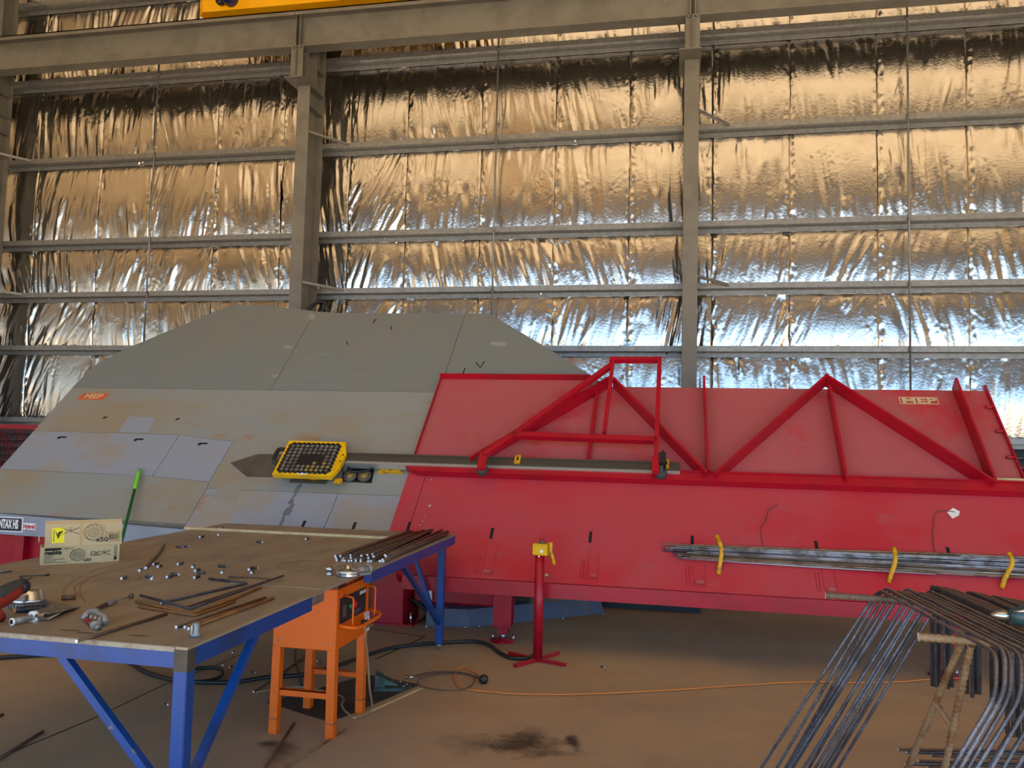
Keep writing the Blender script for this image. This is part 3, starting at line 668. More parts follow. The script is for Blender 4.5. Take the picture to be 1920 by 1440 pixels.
# scrap wires and a tag caught on the red bed
def wire(px,n,r=.003,mtl=None,lab=None): return MB().tube(smooth_path([IW(u,v,n) for u,v in px],4),r,5).build('tie_wire',mtl or m_brown_bar,label=lab,cat='wire')
wire(((1458,945),(1450,952),(1441,955),(1436,975),(1428,985),(1427,1005),(1433,1026)),.03,lab='thin brown tie wire hanging above the first yellow hook')
wire(((1790,960),(1770,958),(1755,962),(1750,985),(1749,1005),(1752,1030),(1757,1040)),.03,lab='thin brown tie wire hanging from a white tag')
tg=[IN(u,v,.028) for u,v in ((1776,960),(1787,952),(1800,959),(1798,966),(1786,972))]
MB().prism(tg[::-1],.024,.027,M=IM).build('paper_tag',m_white,label='torn white paper tag on the red bed',cat='tag')

# ---- yellow hooks and the bar bundle they carry
for px in (((1347,1077),(1350,1058),(1354,1030),(1344,1004)),((1667,1092),(1670,1080),(1680,1050),(1676,1026)),((1878,1103),(1884,1085),(1900,1055),(1891,1036))):
    pts=[IW(*px[0],.02),IW(*px[1],.06),IW(*px[2],.13),IW(*px[3],.16)]
    MB().tube(fillet(pts,.04),.0165,10).build('hook',m_yellow_old,rd,label='yellow sleeved hook')
rg=random.Random(21)
NB=34
bmats=[m_rebar_new,m_rebar_new,m_alu,m_rebar,m_rebar_top]
for k in range(NB):
    t=(k+.5)/NB; lay=k%3
    sl=.405-.125*t+rg.uniform(-.008,.008); sr=.475-.24*t+rg.uniform(-.012,.012)
    xa=rg.choice([-.10,-.06,-.04,.03,.08,.14,.2])+.16*max(0,t-.3)+rg.uniform(-.02,.05); xb=3.5+rg.uniform(-.3,.2) if rg.random()<.75 else rg.uniform(1.6,2.2)
    n0=.030+lay*.0135
    X_=lambda s,x:s
    pa=I(xa,sl,n0); 
    f=lambda x: sl+(sr-sl)*(x+.1)/3.6
    mid=(xa+xb)/2
    mb=m_thick if (t<.12 or rg.random()<.1) else rg.choice(bmats)
    lk={m_thick.name:'rusty tan',m_rebar_new.name:'bright blue grey',m_alu.name:'pale silvery',m_rebar.name:'dark grey',m_rebar_top.name:'dusty brown grey'}[mb.name]
    MB().tube([I(xa,f(xa),n0),I(mid,f(mid)+rg.uniform(-.006,.004),n0),I(xb,f(xb),n0+rg.uniform(0,.012))],.0065,7,cap=1).build('reinforcing_bar',[mb,m_cut],label=lk+' straight bar in the bundle resting on yellow hooks',cat='steel bar',group='bar bundle on the yellow hooks')

# ---- guide rail and the red carriage that rides on it
gr=thing('guide_rail','long bronze and silver guide rail across grey and red beds','rail',I(-1.8,1.22,.1))
A=IN(530,854,.10); B=IN(1275,876,.10); sc=IN(900,866,.10)[1]
xa,xb=A[0],B[0]; 
MB().box((xa,sc-.035,.03),(xb,sc+.055,.10),M=IM).build('rail_body',m_rail,gr)
MB().box((xa,sc+.035,.10),(xb,sc+.055,.112),M=IM).box((xa,sc-.035,.10),(xb,sc-.008,.108),M=IM).build('rail_rib',m_rail,gr)
MB().box((xa+.55,sc-.062,.03),(xb,sc-.037,.100),M=IM).build('rail_lip',m_alu,gr)
for u in (970,1249):
    x=IN(u,868,.1)[0]; MB().box((x-.025,sc-.02,.10),(x+.025,sc+.075,.125),M=IM).box((x-.006,sc+.01,.125),(x+.01,sc+.05,.128),M=IM,mi=1).build('stop_clamp',[m_yellow_old,m_dark],gr)
cg=thing('carriage_frame','red welded carriage frame standing over the guide rail','carriage',I(-1,1.2,.1))
CN=.21
def mem(pa,pb,w,h,name,n0=CN):
    A=IW(*pa,n0); B=IW(*pb,n0); return MB().bar(A,B,w,h,side=NN).build(name,m_red,cg)
mem((1143,675),(1240,675),.045,.05,'top_bar'); mem((1150,673),(1133,812),.04,.035,'upright'); mem((1237,672),(1229,880),.05,.04,'upright')
mem((963,816),(1232,826),.05,.055,'cross_bar'); mem((1148,684),(968,812),.045,.05,'brace'); mem((968,814),(907,854),.05,.05,'brace')
mem((907,850),(902,880),.03,.07,'roller_bracket'); mem((1229,858),(1229,886),.04,.06,'roller_bracket')
for (u,v) in ((904,882),(1239,888)):
    p=IW(u,v,.12); MB().lathe([(0,-.03),(.042,-.03),(.05,-.02),(.05,.02),(.042,.03),(.02,.03),(.02,.09),(0,.09)],18,M=Matrix.Translation(p)@IM.to_3x3().to_4x4()).build('roller',m_tool_grey,cg)
p=IW(1240,862,.19); MB().box((-.03,-.07,-.03),(.04,.05,.04),M=Matrix.Translation(p)@IM.to_3x3().to_4x4()).build('sensor',m_black,cg)
MB().tube(smooth_path([IW(u,v,.2) for u,v in ((1238,850),(1243,845),(1247,855),(1244,870))]),.006,6).build('sensor_cable',m_black,cg)

# ---- things on the floor under the red bed
a,b_,c_=FL(798,1174),FL(880,1176),FL(1132,1150)
cv=thing('cable_cover','blue grey folded steel cable cover on floor under red bed','cable cover',((a.x+c_.x)/2,(a.y+c_.y)/2,0))
def cover(p,q,name,end=False):
    d=(q-p).normalized(); nrm=Vector((-d.y,d.x,0)); z=Vector((0,0,1))
    prof=[(0,0),(.06,.14),(.22,.16),(.32,0)]
    V=[];m=MB()
    P=[p+nrm*o+z*h for o,h in prof]; R=[q+nrm*o+z*h for o,h in prof]
    m.add(P+R,[(0,4,5,1),(1,5,6,2),(2,6,7,3),(0,1,2,3),(4,7,6,5)]); return m.build(name,m_cover,cv)
cover(a,b_,'cover_section'); cover(b_+ (b_-a).normalized()*.004,c_,'cover_section')
for (u,v) in ((801,1176),(873,1177),(900,1175),(1056,1161),(1130,1152)): 
    p=FL(u,v); MB().cyl(p+Vector((0,-.02,0)),p+Vector((0,-.02,.018)),.012,n=8).build('fixing_bolt',m_zinc,cv)
p=FL(1313,1150); MB().box((p.x-1.2,p.y,0),(p.x,p.y+.5,.055)).box((p.x-1.2,p.y,.055),(p.x,p.y+.5,.105),mi=1).build('floor_duct',[m_black,m_cover],label='pale steel duct lying on black strip under the red bed',cat='duct')
for k,(o,z) in enumerate(((0,.03),(.05,.03),(.1,.035),(.03,.075))):
    pts=[FL(u,v) for u,v in ((1135+40*o,1136),(1190,1143),(1240,1144),(1290,1132))]
    pts=[q+Vector((0,.1+o*2.0,z+ (0.02*i*i if i<2 else .03*i))) for i,q in enumerate(pts)]
    MB().tube(smooth_path(pts),.019,8).build('hose',m_black,label='black hydraulic hose sagging beneath the red bed',cat='hose',group='hoses under the red bed')
for k in range(3):
    pts=[(-2.28,6.95+.05*k,.2-.03*k),(-2.15,7.0+.06*k,.1),(-2.0,6.9+.05*k,.03+.02*k),(-1.8,7.3,.03)]
    MB().tube(smooth_path(pts),.016,8).build('hose',m_black,label='black hose looping beside the red base box',cat='hose',group='hoses at the red base box')

# ================================================================== work table
TZ=.877; TX0,TX1,TY0,TY1=-3.68,-1.688,2.637,6.22
yA=XP(607,1122,TX1).y; yB=XP(697,1077,TX1).y
tb=thing('work_table','long blue framed steel work table with brown dusty top','table',((TX0+TX1)/2,(TY0+TY1)/2,0))
MB().prism([(TX0,TY0),(TX1,TY0),(TX1,yA+.01),(TX1-.02,yA+.03),(TX1-.02,yB-.03),(TX1,yB-.01),(TX1,TY1),(TX0,TY1)],TZ-.010,TZ).build('table_top',m_table,tb)
MB().box((TX0,TY0-.004,TZ-.018),(TX1-.05,TY0+.02,TZ-.002)).build('edge_strip',m_mill,tb)
r0,r1=TZ-.075,TZ-.0105
MB().box((TX0,TY0,r0),(TX1-.05,TY0+.05,r1)).build('rail',m_blue,tb)
MB().box((TX0,TY1-.05,r0),(TX1,TY1,r1)).build('rail',m_blue,tb)
MB().box((TX0,TY0,r0),(TX0+.05,TY1,r1)).build('rail',m_blue,tb)
MB().box((TX1-.05,TY0+.05,r0),(TX1,yA-.13,r1)).build('rail',m_blue,tb)
MB().box((TX1-.012,yA-.13,r0+.02),(TX1-.002,yA+.01,r1)).build('splice_plate',m_mill,tb)
MB().box((TX1-.05,yB,r0),(TX1,TY1-.05,r1)).build('rail',m_blue,tb)
MB().box((TX1-.052,TY0-.002,r0-.012),(TX1+.002,TY0+.05,r1)).build('corner_block',m_plate_dark,tb)
for y in (3.3,5.4): MB().box((TX0+.05,y,r0),(TX1-.05,y+.05,r1)).build('cross_rail',m_blue,tb)
def tleg(x,y,dx,dy,bl=(.5,.5),z0=.33):
    lg=MB().box((x,y,.05),(x+.055,y+.055,r0),ch=.004).build('leg',m_blue,tb)
    MB().cyl((x+.027,y+.027,.0),(x+.027,y+.027,.05),.011).lathe([(.022,0),(.022,.02),(.012,.02)],6,M=Matrix.Translation((x+.027,y+.027,.026))).build('levelling_foot',m_galv,lg)
    c=Vector((x+.027,y+.027,0))
    for d,L in ((Vector((dx,0,0)),bl[0]),(Vector((0,dy,0)),bl[1])):
        MB().bar(c+d*.03+Vector((0,0,z0)),c+d*L+Vector((0,0,r0+.0)),.03,.03,side=d.cross(Vector((0,0,1)))).build('brace',m_blue,tb)
tleg(TX1-.055,TY0,-1,1); tleg(TX1-.055-.05,TY1-.13,-1,-1,(.26,.95),.21); tleg(TX0,TY0,1,1); tleg(TX0,TY1-.055,1,-1)

def tp(u,v,z=0): return ZP(u,v,TZ+z)
# ---- bar pile at the far right of the table
rg=random.Random(9)
NP=46
for k in range(NP):
    t=(k+rg.uniform(.2,.8))/NP; u=624+118*t; lay=0 if rg.random()<.5 else (1 if rg.random()<.7 else 2)
    if 705<u<712: u+=8
    v=1050+5*t+rg.uniform(-1.5,1.5)-lay*0
    p=tp(u,v); z=TZ+.0073+lay*.0128
    p=Vector((min(p.x,TX1-.03),p.y+rg.uniform(-.05,.05)+lay*.02,z))
    q=Vector((TX1-.36+.33*t+rg.uniform(-.02,.02),TY1-.06+rg.uniform(-.1,.03),z+rg.uniform(0,.004)))
    MB().tube([p,(p+q)/2,q],.0072,8,cap=1).build('reinforcing_bar',[m_brown_bar,m_cut],label='straight brown bar with bright cut end in pile on the table',cat='steel bar',group='bar pile on the table')
a=tp(348,992,.001); b=tp(738,1011,.001); b.y=a.y+.02
MB().bar(a+Vector((0,0,.009)),b+Vector((0,0,.009)),.018,.03,side=(0,0,1)).build('wooden_batten',m_wood,label='thin pale wooden batten lying across far end of table',cat='batten')
# ---- offcuts
OC=((337,1027),(347,1026),(292,1059),(299,1064),(338,1059),(263,1071),(362,1064),(370,1071),(378,1076),(328,1079),(318,1083),(369,1084),(283,1086),(417,1064),(416,1075),(477,1067),(468,1069),(473,1075),(410,1004),(378,1008),(487,1018),(416,992),(576,1012),(232,1086),(279,1084))
for (u,v) in OC:
    p=tp(u,v); an=rg.choice([rg.uniform(1.2,2.3),rg.uniform(1.5,2.1),rg.uniform(-.3,.4)]); L=rg.uniform(.018,.03)
    d=Vector((math.cos(an),math.sin(an),0))*L; p.z=TZ+.0074
    MB().tube([p-d,p+d],.0074,8,cap=1).build('bar_offcut',[m_rebar,m_cut],label='short bar offcut with a bright sawn end on the table',cat='offcut',group='bar offcuts on the table')
p=tp(122,1125); MB().tube([p+Vector((-.01,-.012,.011)),p+Vector((.035,.025,.011))],.011,10,cap=1).build('bar_offcut',[m_brown_bar,m_cut],label='thicker bar offcut with bright face near the snips',cat='offcut')
# ---- bent and straight bars lying on the table
def tbar(px,mtl,lab,r=.0065,z=.0,f=.02,name='bent_bar',zs=None):
    pts=[]
    for i,(u,v) in enumerate(px):
        p=tp(u,v); p.z=TZ+r+z+(zs[i] if zs else 0); pts.append(p)
    return MB().tube(fillet(pts,f),r,8,cap=1).build(name,[mtl,m_cut],label=lab,cat='steel bar')
tbar(((392,1087),(464,1096),(302,1133)),m_rebar,'grey bent bar lying behind the rusty bent bars')
tbar(((428,1083),(509,1088),(345,1141)),m_brown_bar,'thin brown bent bar beside the grey bent bar',r=.005)
tbar(((263,1124),(357,1150),(531,1086)),m_rebar,'grey hooked bar crossing over a rusty bar',z=.012,zs=(.0,.0,0))
tbar(((255,1131),(360,1154),(441,1124),(490,1103)),m_rust,'rusty orange hooked bar beneath the grey hooked bar')
tbar(((260,1140),(365,1157),(440,1130)),m_rust,'rusty bent bar nearest the straight bars',r=.006,z=.0)
tbar(((330,1179),(497,1123)),m_brown_bar,'dull straight bar among three lying side by side',name='straight_bar')
tbar(((346,1179),(500,1127)),m_rust,'rusty straight bar in the middle of three side by side',name='straight_bar')
tbar(((353,1182),(513,1124)),m_rust,'rusty straight bar ending at the metal cap',name='straight_bar')
tbar(((143,1206),(230,1179),(312,1154)),m_brown_bar,'long brown straight bar overhanging the table front edge',name='straight_bar')
MB().tube(smooth_path([tp(u,v,.008) for u,v in ((273,1065),(283,1053),(293,1043),(301,1033),(308,1022))]),.008,8,cap=1).build('curved_bar',[m_brown_bar,m_cut],label='short curved brown bar in front of the cardboard box',cat='steel bar')
p=tp(366,1194); MB().lathe([(0,0),(.021,0),(.021,.012),(.0165,.02),(.0165,.045),(.013,.054),(.006,.054),(.006,.045),(0,.045)],12,M=Matrix.Translation(p)).box((-.004,-.026,.014),(.004,-.01,.046),M=Matrix.Translation(p)).build('metal_cap',m_galv,label='small pale metal cap standing near table edge',cat='metal cap')
# ---- wire and pins at the back left
MB().tube(smooth_path([tp(u,v,.004) for u,v in ((90,1078),(75,1079),(50,1080),(37,1081),(42,1085),(52,1086),(60,1083))]),.0025,5).tube([tp(84,1079,.004),tp(92,1077,.004)],.005,5).build('tie_wire',m_black,label='twisted black tie wire loop on the table',cat='wire')
a=tp(-25,1075,.01); b=tp(21,1069,.01); MB().tube([a,b],.010,8).build('straight_bar',m_zinc,label='stub of polished round bar behind the wire loop',cat='steel bar')

# ---- cardboard carton with its lid standing up
c0=tp(75,1060); c1=tp(223,1052)
ax=(c1-c0); ax.z=0; BW=ax.length; ax.normalize(); ay=Vector((-ax.y,ax.x,0)); az=Vector((0,0,1))
bx=thing('cardboard_box','printed cardboard carton with raised lid flap and yellow warning sticker','box',c0)
BM=Matrix(((ax.x,ay.x,0,c0.x),(ax.y,ay.y,0,c0.y),(0,0,1,TZ),(0,0,0,1)))
bh=.098; bd=.13; th=.004
MB().box((0,0,0),(BW,th,bh),M=BM).build('front_panel',m_card,bx)
MB().box((0,bd-th,0),(BW,bd,bh),M=BM).build('back_panel',m_card,bx)
MB().box((0,th,0),(th,bd-th,bh),M=BM).build('side_panel',m_card,bx); MB().box((BW-th,th,0),(BW,bd-th,bh),M=BM).build('side_panel',m_card,bx)
MB().box((th,th,0),(BW-th,bd-th,th),M=BM).build('bottom_panel',m_card,bx)
LD=Vector((0,.05,.16)).normalized(); fh=.148
FM=BM@Matrix(((1,0,0,.016),(0,LD.y,-LD.z,.004),(0,LD.z,LD.y,bh),(0,0,0,1)))       # flap frame: x across, y up the flap, z towards the viewer
fw=BW-.006
flp=MB().box((0,0,-.002),(fw,fh,.002),M=FM).build('lid_flap',m_card,bx)
MB().box((-.03,.03,-.02),(-.026,.06,.02),M=FM).build('side_flap',m_card,bx)
MB().box((.0,fh-.018,.002),(fw,fh-.004,.0026),M=FM).box((fw*.445,0,.002),(fw*.475,fh-.018,.0026),M=FM).build('tape_strip',m_tape,flp)
FR=BM@Matrix(((1,0,0,0),(0,0,-1,-.0006),(0,1,0,0),(0,0,0,1)))                          # front panel frame
def ring(b,x,y,r,M,w=.0012,n=28): 
    b.tube([M@Vector((x+r*math.cos(a),y+r*math.sin(a)*.92,.003)) for a in [k*6.283/n for k in range(n)]],w,4,closed=True)
def disc_print(cx,cy,r,M,parent):
    b=MB()
    for q in (1,.86,.55,.42,.25,.12): ring(b,cx,cy,r*q,M,.0009)
    ring(b,cx+r*.2,cy,r*1.05,M,.0007)
    for k in range(12):
        a=k*6.283/12; b.tube([M@Vector((cx+r*.56*math.cos(a),cy+r*.56*math.sin(a),.003)),M@Vector((cx+r*.84*math.cos(a+.25),cy+r*.84*math.sin(a+.25),.003))],.0007,3)
    b.build('printed_disc',m_ink,parent)
disc_print(fw*.62,fh*.5,.052,FM,flp); disc_print(BW*.45,.048,.036,FR@Matrix.Translation((0,0,-.002)),bx)
def cross_print(x,y,s,M,parent):
    b=MB()
    for a in (.45,-.45,.35,-.35): d=Vector((math.cos(a),math.sin(a),0))*s; b.tube([M@(Vector((x,y,.003))-d),M@(Vector((x,y,.003))+d)],.0008,3)
    ring(b,x,y+s*.3,s*.16,M,.001,10); b.tube([M@Vector((x,y+s*.2,.003)),M@Vector((x,y-s*.15,.003))],.0016,4); b.build('printed_figure',m_ink,parent)
cross_print(fw*.32,fh*.58,.05,FM,flp); cross_print(BW*.80,.052,.036,FR@Matrix.Translation((0,0,-.002)),bx)
b=MB(); FR2=FR@Matrix.Translation((0,0,-.002))
for k in range(7): b.tube([FR2@Vector((BW*(.62+.012*k),.04+.01*(k%3),.003)),FR2@Vector((BW*(.63+.016*k),.06-.006*(k%2),.003))],.001,3)
ring(b,BW*.66,.052,.014,FR2); ring(b,BW*.70,.05,.010,FR2); b.build('printed_tool',m_ink,bx)
MB().box((fw*.09,fh*.14,.002),(fw*.245,fh*.72,.0028),M=FM).build('warning_sticker',m_lemon,flp,label='yellow warning sticker')
MB().prism([(fw*.13,fh*.55),(fw*.16,fh*.35),(fw*.175,fh*.36),(fw*.172,fh*.46),(fw*.225,fh*.56),(fw*.22,fh*.6),(fw*.17,fh*.56),(fw*.155,fh*.46),(fw*.14,fh*.57)][::-1],.0029,.0034,M=FM).prism([(fw*.165,fh*.3),(fw*.20,fh*.48),(fw*.19,fh*.5),(fw*.155,fh*.33)][::-1],.0029,.0034,M=FM).build('falling_figure',m_inkdark,flp)
b=MB()
for k in range(6): b.box((fw*.105,fh*(.2+.08*k),.0029),(fw*.118,fh*(.2+.08*k+.05),.0034),M=FM)
b.build('sticker_print',m_inkdark,flp)
b=MB()
for a,c in (((.80,.12),(.97,.135)),((.80,.46),(.97,.475)),((.80,.12),(.804,.475)),((.966,.12),(.97,.475))): b.box((fw*a[0],fh*a[1],.002),(fw*c[0],fh*c[1],.0026),M=FM)
x=.822
while x<.95: w=rg.choice([.003,.005,.008]); b.box((fw*x,fh*.18,.002),(fw*(x+w),fh*.42,.0026),M=FM); x+=w+rg.choice([.003,.005])
b.build('barcode',m_ink,flp)
text('x50',FM@Matrix.Translation((fw*.735,fh*.20,.0026)),.034,m_inkdark,flp,sx=1.25,bold=.0006)
text('x50',FR2@Matrix.Translation((BW*.585,.017,.003)),.022,m_inkdark,bx,sx=1.2,bold=.0004)
MB().prism([(BW*.045,.076),(BW*.25,.080),(BW*.25,.092),(BW*.045,.092)],.0022,.0028,M=FR2).build('logo_band',m_inkdark,bx)
text('makita',FR2@Matrix.Translation((BW*.145,.066,.0030)),.032,m_inkdark,bx,sx=1.0,bold=.0012,shear=.25)
text('199337-8',FR2@Matrix.Translation((BW*.33,.086,.003)),.013,m_ink,bx)
b=MB()
for k in range(5): b.box((BW*.04,.046-.009*k,.0022),(BW*(.04+(.12,.1,.26,.15,.28)[k]),.049-.009*k,.0028),M=FR2)
b.build('small_print',m_ink,bx)
b=MB()
for k in range(4):
    y=.082-.021*k; b.box((BW*.93,y-.008,.0022),(BW*.965,y-.006,.0028),M=FR2).box((BW*.93,y+.008,.0022),(BW*.965,y+.01,.0028),M=FR2).box((BW*.93,y-.008,.0022),(BW*.933,y+.01,.0028),M=FR2).box((BW*.962,y-.008,.0022),(BW*.965,y+.01,.0028),M=FR2)
    if k==3: b.box((BW*.93,y-.008,.0022),(BW*.965,y+.01,.0029),M=FR2)
    else: b.tube([FR2@Vector((BW*.937,y-.004,.0025)),FR2@Vector((BW*.958,y+.006,.0025))],.001,3)
b.build('carton_symbols',m_inkdark,bx)

# ---- tools at the left end of the table
p=tp(42,1140)
cup=thing('wire_cup_drum','ridged zinc drum roll beneath the red power tool','metal drum',p)
MB().lathe([(0,0),(.056,0),(.056,.012),(.052,.015),(.056,.018),(.056,.03),(.050,.034),(.050,.044),(.044,.048),(.044,.056),(.03,.062),(0,.062)],24,M=Matrix.Translation(p+Vector((0,.03,0)))@Matrix.Scale(1.25,4)).build('drum',m_zinc,cup)
b=MB()
for k in range(30): a=k*6.283/30; b.box((.055,-.003,.003),(.06,.003,.016),M=Matrix.Translation(p+Vector((0,.03,0)))@Matrix.Scale(1.25,4)@Matrix.Rotation(a,4,'Z'))
b.build('knurl',m_galv,cup)
g0=ZP(47,1098,TZ+.11); g1=ZP(-50,1150,TZ+.055)
gt=thing('power_tool','dusty red and grey cordless power tool lying on zinc drum','power tool',(g0.x-.08,g0.y,TZ))
d=(g1-g0); 
MB().tube([g0+d*t+Vector((0,0,o)) for t,o in ((.12,0),(.2,0),(.45,-.005),(.7,-.004),(1,-.008))],.03,12,rad=[.024,.031,.034,.033,.037]).build('tool_body',m_tool_red,gt)
MB().tube([g0+d*t+Vector((0,0,.02)) for t in (.08,.2,.5,.85)],.02,10,rad=[.016,.024,.028,.024]).build('grip_cover',m_tool_grey,gt)
MB().tube([g0+d*t for t in (-.06,.0,.06,.13)],.03,12,rad=[.014,.026,.03,.026]).build('nose_cap',m_black,gt)
MB().tube(fillet([g0+d*.75+Vector((0,0,-.01)),ZP(-5,1150,TZ+.04),ZP(0,1158,TZ+.015)],.03),.022,10).build('battery_handle',m_tool_red,gt)
# tin snips / folded sheet tool with tube handle
sh=thing('sheet_metal_scraper','folded zinc sheet scraper with a tube handle on the table','scraper',tp(80,1160))
a=tp(22,1166,.016); b_=tp(62,1157,.018)
MB().tube([a,b_],.0125,14).build('tube_handle',m_cast,sh)
d=(b_-a).normalized(); MB().tube([a-d*.001,a+d*.006],.0145,14).build('rim',m_white,sh); MB().tube([a-d*.003,a],.0095,12).build('bore',m_dark,sh)
MB().tube([b_-d*.006,b_+d*.012],.024,16).build('collar',m_white,sh)
P=[tp(50,1149,.004),tp(96,1128,.012),tp(150,1139,.003),tp(92,1152,.030)]
MB().add(P+[q+Vector((0,0,.002)) for q in P],[(0,1,2,3),(7,6,5,4),(0,4,5,1),(1,5,6,2),(2,6,7,3),(3,7,4,0)]).build('blade',m_mill,sh)
P=[tp(62,1165,.004),tp(66,1152,.034),tp(126,1143,.018),tp(92,1162,.003)]
MB().add(P+[q+Vector((0,.002,.001)) for q in P],[(0,1,2,3),(7,6,5,4),(0,4,5,1),(1,5,6,2),(2,6,7,3),(3,7,4,0)]).build('folded_wing',m_zinc,sh)
sd=thing('screwdriver','black and orange handled screwdriver beside the zinc drum','screwdriver',tp(60,1143))
q0=tp(27,1144,.014); q1=tp(92,1139,.014); dd=q1-q0
MB().tube([q0+dd*t for t in (.05,.3,.6,.85,1)],.014,10,rad=[.012,.015,.014,.012,.006]).build('handle',m_black,sd)
MB().tube([q0+dd*t for t in (-.02,.0,.06)],.012,10,rad=[.009,.012,.012]).build('end_cap',m_cord_o,sd); MB().tube([q1,q1+dd*.45],.003,6).build('shaft',m_zinc,sd)
hk=thing('tie_wire_hook','long tie wire hook tool with dark knob on table','hand tool',tp(210,1130))
q=[tp(u,v,.012) for u,v in ((168,1146),(200,1133),(215,1127),(246,1117))]
MB().tube(q[:2],.009,8,rad=[.006,.010]).build('grip',m_brown_bar,hk); MB().tube([q[1],q[2]],.011,10).build('ferrule',m_cast,hk); MB().tube([q[2],q[3]],.0035,6).build('shaft',m_galv,hk)
MB().lathe([(0,0),(.010,.002),(.012,.012),(.009,.022),(0,.024)],10,M=Matrix.Translation(q[3]-Vector((0,0,.012)))).build('knob',m_brown_bar,hk)
cp=thing('pipe_clamp','cast alloy pipe clamp lying on the table','clamp',tp(178,1165))
a=tp(160,1156,.02); b_=tp(196,1164,.02); c_=tp(181,1174,.015)
MB().tube(fillet([tp(157,1162,.008),a+Vector((0,.01,.014)),tp(178,1145,.035),tp(196,1158,.028),tp(197,1168,.012)],.02),.0135,8).build('saddle',m_cast,cp)
for k in range(4): e=tp(164+8*k,1150+2.2*k,.034); MB().tube([e+Vector((-.006,.012,.0)),e+Vector((.008,-.016,-.006))],.0045,6).build('rib',m_alu,cp)
MB().tube([tp(160,1160,.012),tp(172,1170,.010)],.008,8).build('jaw_pin',m_tool_red,cp)
MB().tube([tp(174,1172,.014),tp(192,1166,.014)],.014,10).build('jaw',m_cast,cp)
MB().lathe([(0,-.012),(.010,-.012),(.012,-.006),(.012,.01),(0,.012)],6,M=Matrix.Translation(tp(183,1176,.012))@Matrix.Rotation(1.3,4,'X')).build('bolt',m_galv,cp)
# worn oval slots in the table top
for (u,v,L,an) in ((130,1182,.05,.3),(160,1187,.04,.1),(262,1192,.045,.1)):
    p=tp(u,v); MB().prism([(p.x+L*math.cos(a)*math.cos(an)-.008*math.sin(a)*math.sin(an),p.y+L*math.cos(a)*math.sin(an)*.3+.010*math.sin(a)) for a in [k*6.283/14 for k in range(14)]],TZ,TZ+.0006).build('burn_mark',m_brown_bar,tb)

# ================================================================== orange bar bender
bd_=thing('bar_bender','orange bar bending machine on four legs set into table edge','bending machine',(-1.98,4.43,0))
bx0,bx1,by0,by1,bz0,bz1=-2.16,-1.79,4.18,4.65,.468,.80
body=MB().box((bx0,by0,bz0),(bx1,by1,bz1),ch=.004).build('body',m_orange,bd_)
MB().box((bx0,by0+.004,bz1),(bx1+.003,by1,TZ-.0125)).build('head_band',m_maroon,bd_)
MB().box((bx0-.05,yA+.012,TZ-.012),(TX1-.004,yB-.012,TZ+.003)).build('head_plate',m_table,bd_)
text('DIAMOND',frame((bx1+.0042,(by0+by1)/2,bz1+.024),(0,1,0),(0,0,1)),.042,m_orange,bd_,sx=1.25,bold=.0012)
def bleg(u,v,cx,cy):
    f=FL(u,v); x,y=cx,cy; w=.046
    lg=MB(); T=[(x-w/2,y-w/2,bz0+.01),(x+w/2,y-w/2,bz0+.01),(x+w/2,y+w/2,bz0+.01),(x-w/2,y+w/2,bz0+.01)]
    fx,fy=x+(.018 if cx>-1.98 else -.018)*.3,y
    Bt=[(fx-w/2,fy-w/2,0),(fx+w/2,fy-w/2,0),(fx+w/2,fy+w/2,0),(fx-w/2,fy+w/2,0)]
    lg.hexa(Bt,T); o=lg.build('leg',m_orange,bd_)
    MB().box((fx-w/2-.002,fy-w/2-.002,.08),(fx+w/2+.002,fy+w/2+.002,.084)).build('weld_band',m_brown_bar,o)
for cx in (bx0+.024,bx1-.024):
    for cy in (by0+.025,by1-.025): bleg(0,0,cx,cy)
MB().box((bx0+.045,by0+.018,.205),(bx1-.045,by0+.024,.24)).box((bx0+.045,by0+.018,.236),(bx1-.045,by0+.05,.24)).build('stretcher',m_orange,bd_)
MB().box((bx0+.045,by1-.03,.205),(bx1-.045,by1-.024,.24)).box((bx0+.045,by1-.06,.236),(bx1-.045,by1-.024,.24)).build('stretcher',m_orange,bd_)
for x in (bx0+.035,bx1-.035): MB().lathe([(.008,0),(.006,.004),(0,.005)],8,M=Matrix.Translation((x,by0,bz0+.04))@Matrix.Rotation(math.pi/2,4,'X')).build('screw',m_zinc,body)
# control panel on the right face
X=bx1; cpn=MB().box((X,4.215,.605),(X+.006,4.59,.745)).build('control_panel',m_black,bd_)
MB().lathe([(.022,0),(.024,.006),(.019,.02),(0,.022)],16,M=Matrix.Translation((X+.006,4.40,.68))@Matrix.Rotation(math.pi/2,4,'Y')).build('stop_button',m_red,cpn)
MB().lathe([(.016,0),(.016,.012),(0,.013)],14,M=Matrix.Translation((X+.006,4.345,.68))@Matrix.Rotation(math.pi/2,4,'Y')).build('start_button',m_green,cpn)
MB().box((X+.006,4.25,.635),(X+.007,4.30,.70)).build('dial_plate',m_mill,cpn)
MB().box((X+.006,4.40,.625),(X+.012,4.50,.65)).build('rotary_switch',m_tool_grey,cpn)
text('DBD-25X',frame((X+.0075,4.535,.725),(0,1,0),(0,0,1)),.026,m_white,cpn,sx=.9,bold=.0006)
for y in (4.24,4.48): MB().lathe([(.006,0),(.005,.004),(0,.005)],8,M=Matrix.Translation((X,y,.765))@Matrix.Rotation(math.pi/2,4,'Y')).build('screw',m_zinc,body)
for y in (4.265,4.60):
    MB().tube(fillet([(X,y,.755),(X+.06,y,.745),(X+.06,y,.60),(X+.055,y,.575)],.014),.0055,8).build('guard_bar',m_orange,bd_)
MB().tube(fillet([(X,4.215,.60),(X+.08,4.235,.585),(X+.095,4.30,.580),(X+.095,4.58,.580),(X+.08,4.645,.585),(X,4.665,.60)],.04),.011,10).build('bumper_bar',m_orange,bd_)
